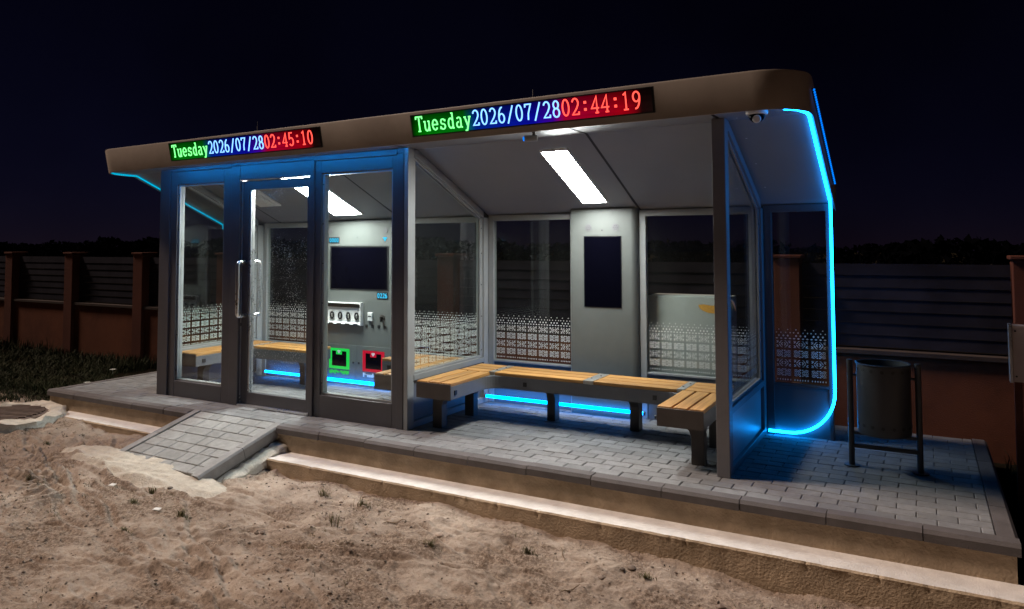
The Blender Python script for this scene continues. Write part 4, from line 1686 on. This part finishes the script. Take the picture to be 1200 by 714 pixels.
def rounded_poly(pts, radii, n=8):
    out_ = []
    m_ = len(pts)
    for i in range(m_):
        p_, a, b = Vector(pts[i]), Vector(pts[i - 1]), Vector(pts[(i + 1) % m_])
        r_ = radii[i]
        if r_ <= 0:
            out_.append(tuple(p_))
            continue
        d1, d2 = (a - p_).normalized(), (b - p_).normalized()
        s = p_ + d1 * r_
        e = p_ + d2 * r_
        for k in range(n + 1):
            t_ = k / n
            out_.append(tuple(s * (1 - t_) ** 2 + p_ * 2 * t_ * (1 - t_) + e * t_ ** 2))
    return out_


def bench_frame(parent, outline, radii):
    xy = rounded_poly(outline, radii)
    o = build('frame', MB().prism_z(SEAT - 0.132, SEAT - 0.0275, xy), 'bench_metal', parent)
    bv = o.modifiers.new('bevel', 'BEVEL')
    bv.width = 0.004
    bv.segments = 2
    bv.limit_method = 'ANGLE'
    bv.angle_limit = R(50)
    return o


def plate(parent, pts):
    o = build('plate', MB().prism_z(SEAT - 0.028, SEAT + 0.002, pts), 'plate_metal', parent, bevel=0.002)
    cx_ = sum(p_[0] for p_ in pts) / len(pts)
    cy_ = sum(p_[1] for p_ in pts) / len(pts)
    for s in (-0.3, 0.3):
        build('bolt', MB().lathe((cx_ + s * (pts[0][0] - pts[2][0]) * .6, cy_ + s * (pts[0][1] - pts[2][1]) * .6, SEAT + 0.002), [(0.009, 0), (0.007, 0.004)], 8), 'bench_dark', o)
    return o


def make_bench(label, xw0, xw1, xr0, xr1, yfront, ymid, yback, mids, leg_back, right_front=None):
    """a bench running round three walls: left wing, back run, right wing"""
    t = thing('bench', label, 'bench', ((xw0 + xw1) / 2 + 0.5, (ymid + yback) / 2, 0), 'slatted benches round the shelter walls')
    yfr = yfront if right_front is None else right_front
    if xr1 is not None:
        ol = [(xw0, yfront), (xw1, yfront), (xw1, ymid), (xr0, ymid), (xr0, yfr), (xr1, yfr), (xr1, yback), (xw0, yback)]
        rad = [0, 0, 0.14, 0.14, 0, 0, 0.0, 0.0]
    else:
        ol = [(xw0, yfront), (xw1, yfront), (xw1, ymid), (xr0, ymid), (xr0, yback), (xw0, yback)]
        rad = [0, 0, 0.12, 0, 0, 0]
    bench_frame(t, ol, rad)
    g_ = 0.016
    def wing(xa, xb, y0, y1, flip):
        w_ = (xb - xa - 2 * g_) / 3
        for i in range(3):
            a = xa + i * (w_ + g_)
            # mitred far end towards the back run
            ext = (i if not flip else 2 - i)
            slat(t, a, a + w_, y0, y1 - ext * 0.0 , 'y')
        # end cap
        build('end_cap', MB().box(xa - 0.003, xb + 0.003, y0 - 0.009, y0 - 0.0005, SEAT - 0.133, SEAT - 0.010), 'bench_dark', t, bevel=0.002)
        # socket outlet on the inner side
        return
    wing(xw0, xw1, yfront, ymid - 0.02, False)
    if xr1 is not None:
        wing(xr0, xr1, yfr, ymid - 0.02, True)
    # back run slats between plates
    w_ = (yback - ymid - 2 * g_) / 3
    xe = xr1 if xr1 is not None else xr0
    stops_ = [xw0 + 0.36] + mids + [xe - 0.36 if xr1 is not None else xr0]
    for i in range(3):
        y0 = ymid + i * (w_ + g_)
        for j in range(len(stops_) - 1):
            a, b = stops_[j], stops_[j + 1]
            if j > 0:
                a += 0.045
            if j < len(stops_) - 2:
                b -= 0.045
            slat(t, a, b, y0, y0 + w_, 'x')
        # corner fillers, cut on the diagonal
        xs0 = xw0 + i * 0.1
        slat(t, xw0 + 0.012 + (2 - i) * 0.0, xw0 + 0.30, y0, y0 + w_, 'x')
        if xr1 is not None:
            slat(t, xr1 - 0.30, xr1 - 0.012, y0, y0 + w_, 'x')
    plate(t, [(xw0 + 0.302, ymid + 0.0), (xw0 + 0.358, ymid), (xw0 + 0.358, yback), (xw0 + 0.302, yback)])
    if xr1 is not None:
        plate(t, [(xr1 - 0.358, ymid + 0.0), (xr1 - 0.302, ymid), (xr1 - 0.302, yback), (xr1 - 0.358, yback)])
    for mx_ in mids:
        plate(t, [(mx_ - 0.043, ymid), (mx_ + 0.043, ymid), (mx_ + 0.043, yback), (mx_ - 0.043, yback)])
    for q_ in leg_back:
        bench_leg(t, *q_)
    return t


b1 = make_bench('long slatted wooden bench running round three sides of the open bay', 3.262, 3.585, 5.255, 5.565, -0.005, 0.615, 0.965, [4.485], [
    (3.325, 0.225, (1, 0, 0)), (3.325, 0.715, (1, 0, 0)), (5.475, 0.215, (-1, 0, 0)), (5.475, 0.70, (-1, 0, 0)),
    (4.04, 0.895, (0, -1, 0)), (4.785, 0.895, (0, -1, 0))])
for (a, b, c, dd) in ((3.5855, 3.592, 0.045, 0.078), (3.90, 3.93, 0.607, 0.6145), (5.02, 5.05, 0.607, 0.6145)):
    build('socket_outlet', MB().box(a, b, c, dd, SEAT - 0.098, SEAT - 0.062), 'black_plastic', b1)
b2 = make_bench('corner slatted wooden bench inside the glazed waiting room', 0.12, 0.43, 1.25, None, 0.13, 0.82, 1.18, [], [
    (0.20, 0.40, (1, 0, 0)), (0.95, 1.11, (0, -1, 0))])
build('socket_outlet', MB().box(0.4305, 0.437, 0.20, 0.24, SEAT - 0.098, SEAT - 0.062), 'black_plastic', b2)
t = thing('bench', 'slatted wooden bench in the right corner of the waiting room beside the kiosk', 'bench', (2.9, 0.7, 0), 'slatted benches round the shelter walls')
bench_frame(t, [(2.74, 0.105), (3.05, 0.105), (3.05, 1.18), (2.27, 1.18), (2.27, 0.78), (2.74, 0.78)], [0, 0, 0, 0, 0, 0.12])
for i in range(3):
    slat(t, 2.74 + i * 0.109, 2.74 + i * 0.109 + 0.093, 0.105, 0.765, 'y')
    slat(t, 2.27, 3.048, 0.78 + i * 0.136, 0.78 + i * 0.136 + 0.120, 'x')
build('end_cap', MB().box(2.737, 3.053, 0.096, 0.1045, SEAT - 0.133, SEAT - 0.010), 'bench_dark', t)
build('socket_outlet', MB().box(2.34, 2.37, 0.772, 0.7795, SEAT - 0.098, SEAT - 0.062), 'black_plastic', t)
bench_leg(t, 2.985, 0.40, (-1, 0, 0))
bench_leg(t, 2.40, 1.10, (0, -1, 0))

# ------------------------------------------------------------------ litter bin
t = thing('litter_bin', 'dark metal litter bin hung between two posts at the right end of the platform', 'litter bin', (6.595, 0.68, 0))
bc = (6.595, 0.685, 0)
mb = MB().lathe(bc, [(0.150, 0.255), (0.160, 0.238), (0.164, 0.26), (0.164, 0.690), (0.168, 0.694), (0.168, 0.702), (0.158, 0.702), (0.156, 0.68), (0.150, 0.30)], 36, cap_b=False, cap_t=False)
mb.lathe((bc[0], bc[1], 0.29), [(0.155, 0), (0.155, 0.01)], 36)
body = build('drum', mb, 'bin_metal', t, auto=40)
for zz in (0.662, 0.30):
    for k in range(16):
        a = 2 * math.pi * k / 16
        c_ = Vector((bc[0] + 0.1635 * math.cos(a), bc[1] + 0.1635 * math.sin(a), zz))
        nrm = Vector((math.cos(a), math.sin(a), 0))
        build('hole', MB().tube([c_, c_ + nrm * 0.002], 0.012, 8), 'black_plastic', body)
build('rim', MB().tube([(bc[0] + 0.166 * math.cos(a), bc[1] + 0.166 * math.sin(a), 0.70) for a in [2 * math.pi * k / 36 for k in range(37)]], 0.005, 6, cap=False), 'bin_metal', body)
for xx in (6.392, 6.80):
    po = build('post', MB().tube([(xx, 0.68, 0.004), (xx, 0.68, 0.705)], 0.019, 14), 'bin_metal', t, auto=40)
    build('foot_plate', MB().lathe((xx, 0.68, 0.001), [(0.05, 0), (0.05, 0.008)], 20), 'bin_metal', po)
    build('cap', MB().lathe((xx, 0.68, 0.705), [(0.021, 0), (0.019, 0.008)], 14), 'bin_metal', po)
    s = 1 if xx < 6.6 else -1
    build('pivot', MB().tube([(xx, 0.68, 0.61), (bc[0] - s * 0.163, 0.685, 0.61)], 0.009, 8), 'bin_metal', t)
build('cross_bar', MB().box(6.405, 6.79, 0.667, 0.69, 0.125, 0.15), 'bin_metal', t, bevel=0.002)
build('cross_bar', MB().box(6.405, 6.79, 0.667, 0.69, 0.215, 0.233), 'bin_metal', t, bevel=0.002)

# ------------------------------------------------------------------ grey cabinet behind the right pane
t = thing('utility_cabinet', 'light grey cabinet with a painted orange glint standing behind the right back pane', 'cabinet', (5.05, 1.6, 0))
build('body', MB().box(4.715, 5.42, 1.42, 1.72, -0.20, 1.055), 'cabinet_paint', t, bevel=0.006)
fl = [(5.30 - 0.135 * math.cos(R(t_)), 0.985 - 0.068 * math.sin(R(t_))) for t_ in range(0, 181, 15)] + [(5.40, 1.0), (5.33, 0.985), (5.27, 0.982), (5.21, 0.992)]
build('painted_glint', MB().prism_y(1.4165, 1.4195, fl), 'glint_orange', t)  # orange reflection in the pane, painted as a flat shape on the cabinet
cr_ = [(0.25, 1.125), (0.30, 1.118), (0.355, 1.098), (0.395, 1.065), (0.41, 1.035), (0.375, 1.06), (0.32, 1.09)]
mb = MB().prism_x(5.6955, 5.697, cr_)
o = build('glint_patch', mb, 'glint_orange', part_w)  # second piece of the orange reflection, painted on the partition glass

# ------------------------------------------------------------------ fence
FY = 2.0
fence = thing('fence', 'long fence of reddish rendered pillars and base wall with dark horizontal slats', 'fence', (1.0, FY, -0.2))
pill = [-12.05, -10.3, -8.56, -6.83, -5.10, -3.36, -1.55, 0.27, 2.08, 3.88, 5.69, 7.455, 9.25]
PW = 0.215
for a in pill:
    pp = build('pillar', MB().box(a, a + PW, FY - 0.02, FY + 0.20, -0.6, 1.375), 'fence_pillar', fence, bevel=0.006)
    build('cap', MB().box(a - 0.018, a + PW + 0.018, FY - 0.04, FY + 0.22, 1.3755, 1.405), 'fence_pillar', pp, bevel=0.006)
slm = {}
for i in range(len(pill) - 1):
    a, b = pill[i] + PW + 0.001, pill[i + 1] - 0.001
    w_ = build('base_wall', MB().box(a, b, FY + 0.03, FY + 0.17, -0.6, 0.575), 'fence_wall', fence)
    build('coping', MB().box(a, b, FY - 0.0, FY + 0.20, 0.5755, 0.615), 'coping', w_, bevel=0.004)
    key = round(b - a, 3)
    if key not in slm:
        slm[key] = MB().box(0.005, b - a - 0.005, 0, 0.012, 0, 0.0975).mesh('slat', 'slat_paint')
    for s in range(7):
        o = place('slat', slm[key], fence, Matrix.Translation((a - 1.0, FY + 0.09 - FY, 0.632 + s * 0.1005 + 0.2)) @ Matrix.Rotation(R(-5), 4, 'X'))

# ------------------------------------------------------------------ meter box on a post at the right edge
t = thing('meter_box', 'pale meter box on a post at the right edge beside the platform', 'meter box', (7.36, 0.62, -0.2))
build('post', MB().box(7.325, 7.365, 0.66, 0.70, -0.4, 1.0), 'fence_pillar', t)
bx_ = build('box', MB().box(7.312, 7.72, 0.58, 0.655, 0.655, 1.0), 'meter_box_paint', t, bevel=0.005)
build('edge_strip', MB().box(7.298, 7.3115, 0.575, 0.657, 0.65, 1.005), 'alu', t)
for z in (0.69, 0.965):
    build('bolt', MB().tube([(7.33, 0.58, z), (7.33, 0.575, z)], 0.006, 8), 'black_plastic', bx_)
build('lower_box', MB().box(7.395, 7.72, 0.585, 0.655, 0.12, 0.55), 'meter_box_paint', t, bevel=0.005)
build('post', MB().box(7.63, 7.67, 0.66, 0.70, -0.4, 1.0), 'fence_pillar', t)

# ------------------------------------------------------------------ low dark trees added to cover the lit ground at the horizon
NT = 120
lv, lf = [], []
for i in range(NT):
    tx = -75 + 150 * i / NT + rng.uniform(-1, 1)
    ty = 30 + rng.uniform(-4, 8)
    hh = rng.uniform(1.5, 1.9) + 0.5 * max(0, vnoise(np.array([tx * 0.09]), np.array([3.3]), 5)[0]) + (0.25 if tx < -18 else 0)
    rad = rng.uniform(1.4, 2.4)
    n_ = 420
    th = rng.uniform(0, 2 * math.pi, n_)
    uu = rng.uniform(-1, 1, n_)
    rr_ = rng.uniform(0.55, 1.0, n_) ** 0.5
    cz_ = hh * 0.52
    for a_, u_, q_ in zip(th, uu, rr_):
        w_ = math.sqrt(1 - u_ * u_)
        c_ = Vector((tx + rad * q_ * w_ * math.cos(a_), ty + rad * q_ * w_ * math.sin(a_), cz_ + hh * 0.5 * u_ * q_ - 0.2))
        d1 = Vector(rng.normal(0, 1, 3)).normalized()
        d2 = d1.cross(Vector(rng.normal(0, 1, 3))).normalized()
        s_ = rng.uniform(0.10, 0.28)
        k_ = len(lv)
        lv += [c_ - d1 * s_, c_ + d2 * s_ * .6, c_ + d1 * s_, c_ - d2 * s_ * .6]
        lf.append((k_, k_ + 1, k_ + 2, k_ + 3))
o = build('horizon_cover', MB().add(lv, lf), 'unlit_leaf', None)
tag(o, 'low dark mass of trees added to cover the far ground behind the fence', 'trees', kind='stuff')

# ------------------------------------------------------------------ manhole
mh = (-1.10, -0.90)
mz = -0.235
t = thing('manhole', 'broken concrete manhole ring with a rusty treaded lid left of the ramp', 'manhole', (mh[0], mh[1], mz))
mb = MB()
seg = 48
rr = random.Random(21)
prof = [(0.62, -0.25), (0.605, 0.05), (0.585, 0.098), (0.54, 0.112), (0.42, 0.105), (0.395, 0.075)]
vs = []
for j, (r0, z0) in enumerate(prof):
    for k in range(seg):
        a = 2 * math.pi * k / seg
        ch_ = 0.03 * max(0, math.sin(3 * a + 1.0)) * (1 if 1 <= j <= 3 else 0.2)
        r1 = r0 + rr.gauss(0, 0.014 if j < 4 else 0.008) - ch_ - (0.06 * max(0, math.sin(5 * a + 0.4)) ** 3 if 1 <= j <= 3 else 0) + 0.05 * math.cos(4 * a - 0.6) * (j < 4)
        vs.append((mh[0] + r1 * math.cos(a), mh[1] + r1 * math.sin(a), mz + z0 + rr.gauss(0, 0.010) * (j > 0) - 0.02 * max(0, math.sin(2 * a + 0.9)) * (j > 1)))
fs = []
for j in range(len(prof) - 1):
    for k in range(seg):
        k2 = (k + 1) % seg
        fs.append((j * seg + k, j * seg + k2, (j + 1) * seg + k2, (j + 1) * seg + k))
mb.add(vs, fs)
build('ring', mb, 'concrete_white', t, auto=40)
lid = build('lid', MB().lathe((mh[0], mh[1], mz), [(0.405, 0.0), (0.405, 0.080), (0.385, 0.088)], 40), 'iron_lid', t, auto=40)
mb = MB()
for i in range(-8, 9):
    u = i * 0.06
    half = math.sqrt(max(0, 0.37 ** 2 - u ** 2))
    if half < 0.05:
        continue
    th = R(35)
    c_, s_ = math.cos(th), math.sin(th)
    pts = [(-half, u - 0.012), (half, u - 0.012), (half, u + 0.012), (-half, u + 0.012)]
    mb.prism_z(mz + 0.0885, mz + 0.104, [(mh[0] + c_ * a - s_ * b, mh[1] + s_ * a + c_ * b) for a, b in pts])
build('tread_ribs', mb, 'iron_lid', lid)

# ------------------------------------------------------------------ gravel, twigs, weeds and grass
mb = MB()
ico = [(0, 0, 1), (.9, 0, .3), (.28, .86, .3), (-.73, .53, .3), (-.73, -.53, .3), (.28, -.86, .3), (.73, .53, -.4), (-.28, .86, -.4), (-.9, 0, -.4), (-.28, -.86, -.4), (.73, -.53, -.4), (0, 0, -.9)]
icf = [(0, 1, 2), (0, 2, 3), (0, 3, 4), (0, 4, 5), (0, 5, 1), (1, 6, 2), (2, 7, 3), (3, 8, 4), (4, 9, 5), (5, 10, 1), (6, 7, 2), (7, 8, 3), (8, 9, 4), (9, 10, 5), (10, 6, 1), (11, 7, 6), (11, 8, 7), (11, 9, 8), (11, 10, 9), (11, 6, 10)]
NP = 8500
pxs = rng.uniform(-1.5, 6.8, NP)
pys = rng.uniform(-2.85, -0.64, NP)
keep = (vnoise(pxs * 1.1, pys * 1.4, 31) + 0.22 * (pys < -1.3) + rng.uniform(-.3, .3, NP)) > 0.06
keep &= ~((pxs > 0.7) & (pxs < 2.15) & (pys > -1.15))
keep &= ((pxs - mh[0]) ** 2 + (pys - mh[1]) ** 2 > 0.45)
pzs = ground_z(pxs, pys)
for x, y, z in zip(pxs[keep], pys[keep], pzs[keep]):
    s = abs(rng.normal(0.0035, 0.003)) + 0.0025
    if rng.random() < 0.012:
        s *= 2.6
    th = rng.uniform(0, 6.28)
    c_, s_ = math.cos(th) * s, math.sin(th) * s
    f_ = rng.uniform(0.5, 0.9)
    mb.add([(x + a * c_ - b * s_ * f_, y + a * s_ + b * c_ * f_, z + cc * s * 0.6 + s * 0.15) for a, b, cc in ico], icf)
o = build('gravel', mb, 'stone', None)
tag(o, kind='stuff', label='small stones and grit scattered over the sandy ground', cat='gravel')

# single larger stones one can pick out
for i, (x, y, s) in enumerate(((4.18, -1.02, 0.030), (2.05, -1.34, 0.026), (5.35, -0.80, 0.028))):
    st_ = []
    rr = random.Random(i + 60)
    for a, b, cc in ico:
        k_ = rr.uniform(0.8, 1.15)
        st_.append((x + a * s * 1.3 * k_, y + b * s * k_, gz(x, y) + cc * s * .6 * k_ + s * .3))
    o = build('stone', MB().add(st_, icf), 'stone', None)
    sd_ = o.modifiers.new('sub', 'SUBSURF')
    sd_.levels = sd_.render_levels = 1
    tag(o, ['brown stone on the sand in front of the middle of the step', 'flat brown stone on the sand below the ramp side', 'rounded stone on the sand close to the right part of the step'][i], 'stone')

for i, (x, y, th) in enumerate(((3.83, -1.02, 0.5), (4.95, -0.86, -1.0), (0.55, -2.05, 0.05), (5.15, -1.2, 1.2))):
    pts = []
    for k in range(6):
        u = (k / 5 - .5) * (0.16 if i != 2 else 0.3)
        px_, py_ = x + u * math.cos(th), y + u * math.sin(th) + 0.008 * math.sin(k * 2.1)
        pts.append((px_, py_, gz(px_, py_) + 0.009 + 0.004 * math.sin(k * 1.7)))
    o = build('twig', MB().tube(pts, [0.002, 0.0035, 0.004, 0.0035, 0.003, 0.0015], 6), 'twig', None)
    tag(o, ['dry twig on the sand in front of the step', 'bent twig leaning by the foot of the step', 'long thin twig lying on the sand at the lower left', 'thin twig on the gravel near the bottom edge'][i], 'twig')
for i, (x, y) in enumerate(((1.62, -1.50), (2.35, -1.66))):
    z = gz(x, y)
    mb = MB().add([(x - .03, y - .012, z + .008), (x + .03, y - .006, z + .012), (x + .027, y + .016, z + .02), (x - .028, y + .014, z + .015),
                   (x - .03, y - .012, z + .005), (x + .03, y - .006, z + .009), (x + .027, y + .016, z + .017), (x - .028, y + .014, z + .012)],
                  [(0, 1, 2, 3), (7, 6, 5, 4), (0, 4, 5, 1), (1, 5, 6, 2), (2, 6, 7, 3), (3, 7, 4, 0)])
    o = build('paper_scrap', mb, 'litter', None)
    tag(o, ['white paper scrap on the sand below the ramp', 'small white scrap on the sand nearer the camera'][i], 'litter')


def blade(mb, x, y, z, h, w, lean, th):
    dx, dy = math.cos(th), math.sin(th)
    pts = []
    for k, (t_, ww) in enumerate(((0, 1.0), (0.5, 0.8), (1.0, 0.12))):
        ox, oy = dx * lean * t_ * t_, dy * lean * t_ * t_
        pts.append(((x + ox - dy * w * ww, y + oy + dx * w * ww, z + h * t_ * (1 - 0.25 * t_)), (x + ox + dy * w * ww, y + oy - dx * w * ww, z + h * t_ * (1 - 0.25 * t_))))
    mb.add([pts[0][0], pts[0][1], pts[1][1], pts[1][0], pts[2][1], pts[2][0]], [(0, 1, 2, 3), (3, 2, 4, 5)])


weeds = [(1.95, -1.42, 'pale grassy weed on the sand below the ramp corner'), (2.55, -1.62, 'bushy dark weed in the middle of the sand'), (2.05, -1.62, 'low weed left of the middle of the sand'),
         (3.55, -1.28, 'thin upright weed on the sand before the step'), (4.25, -1.22, 'low spreading weed on the sand towards the right'), (0.1, -1.12, 'low weed on the sand near the manhole'),
         (3.05, -0.83, 'pale dry grass tuft close to the left part of the step'), (3.45, -0.88, 'sparse dry grass along the foot of the step'), (2.45, -1.95, 'flat dark weed near the lower edge of the sand'),
         (4.75, -0.92, 'dry weed near the foot of the step further right'), (5.45, -0.86, 'small weed patch by the step towards the right corner'), (1.0, -1.75, 'small weed on the sand at the lower left')]
for i, (x, y, lab) in enumerate(weeds):
    mb = MB()
    rr = random.Random(100 + i)
    big = 1.0 if i in (0, 1, 3, 6, 7, 9) else 0.6
    for k in range(60 if i != 3 else 26):
        a = rr.uniform(0, 6.28)
        rad = min(abs(rr.gauss(0, 0.022 if i not in (6, 7) else 0.026)), 0.055)
        bx, by = x + rad * math.cos(a) * 1.4, y + rad * math.sin(a) * 0.6
        blade(mb, bx, by, gz(bx, by) - 0.002, rr.uniform(0.025, 0.075) * big * (1.5 if i == 3 else 1), rr.uniform(0.0012, 0.003), rr.uniform(0.01, 0.045), rr.uniform(0, 6.28))
    o = build('weed', mb, 'weed', None)
    tag(o, lab, 'weed', 'weeds growing in the sand')

mb = MB()
for i in range(420):
    x, y = rng.uniform(-1.2, 6.5), rng.uniform(-2.7, -0.66)
    if 0.5 < x < 2.4 and y > -1.35 or (x - mh[0]) ** 2 + (y - mh[1]) ** 2 < 0.5:
        continue
    if vnoise(np.array([x * 1.7]), np.array([y * 2.1]), 91)[0] < -0.02:
        continue
    for k in range(int(rng.integers(3, 12))):
        bx, by = x + rng.normal(0, 0.022), y + rng.normal(0, 0.014)
        blade(mb, bx, by, gz(bx, by) - 0.002, rng.uniform(0.008, 0.04), rng.uniform(0.001, 0.0022), rng.uniform(0.005, 0.035), rng.uniform(0, 6.28))
o = build('dry_grass', mb, 'weed', None)
tag(o, 'sparse dry grass blades scattered over the sandy ground', 'grass', kind='stuff')

mb = MB()
NG = 26000
xs_ = rng.uniform(-9.5, -1.30, NG)
ys_ = rng.uniform(-0.62, 1.98, NG)
xs2 = rng.uniform(7.35, 8.6, 1500)
ys2 = rng.uniform(-0.3, 1.95, 1500)
xs_ = np.concatenate([xs_, xs2])
ys_ = np.concatenate([ys_, ys2])
zs_ = ground_z(xs_, ys_)
tall = vnoise(xs_ * 0.9, ys_ * 1.3, 77)
dens = vnoise(xs_ * 2.1, ys_ * 2.5, 78)
for x, y, z, tl, dn in zip(xs_, ys_, zs_, tall, dens):
    if (x - mh[0]) ** 2 + (y - mh[1]) ** 2 < 0.42 or (y < -0.3 and dn < 0.0) or dn < -0.33:
        continue
    edge = max(0.0, (y - 0.9) / 1.0)
    h = rng.uniform(0.04, 0.12) + max(0, tl) * 0.16 + edge * rng.uniform(0, 0.26) * (0.6 + tl)
    if y < 0:
        h *= 0.55
    blade(mb, x, y, z - 0.005, h, rng.uniform(0.003, 0.007), rng.uniform(0.0, 0.10), rng.uniform(0, 6.28))
o = build('grass', mb, 'grass', None)
tag(o, 'dark rough grass growing along the fence beside the platform', 'grass', kind='stuff')
for i, (x, y) in enumerate(((-1.75, 0.35), (-2.35, 1.05))):
    z = gz(x, y) + 0.10
    mb = MB().tube([(x, y, z - 0.1), (x + .005, y, z)], 0.003, 5)
    for k in range(7):
        a = k * 2 * math.pi / 7
        mb.add([(x, y, z), (x + .03 * math.cos(a - .3), y + .03 * math.sin(a - .3), z + .012), (x + .042 * math.cos(a), y + .042 * math.sin(a), z + .008), (x + .03 * math.cos(a + .3), y + .03 * math.sin(a + .3), z + .012)], [(0, 1, 2, 3)])
    o = build('flower', mb, 'petal', None)
    tag(o, ['white flower in the dark grass left of the platform', 'white flower in the grass nearer the fence wall'][i], 'flower')

for o in bpy.data.objects:
    for k_ in ('world_parts', 'dirv'):
        if k_ in o.keys():
            del o[k_]
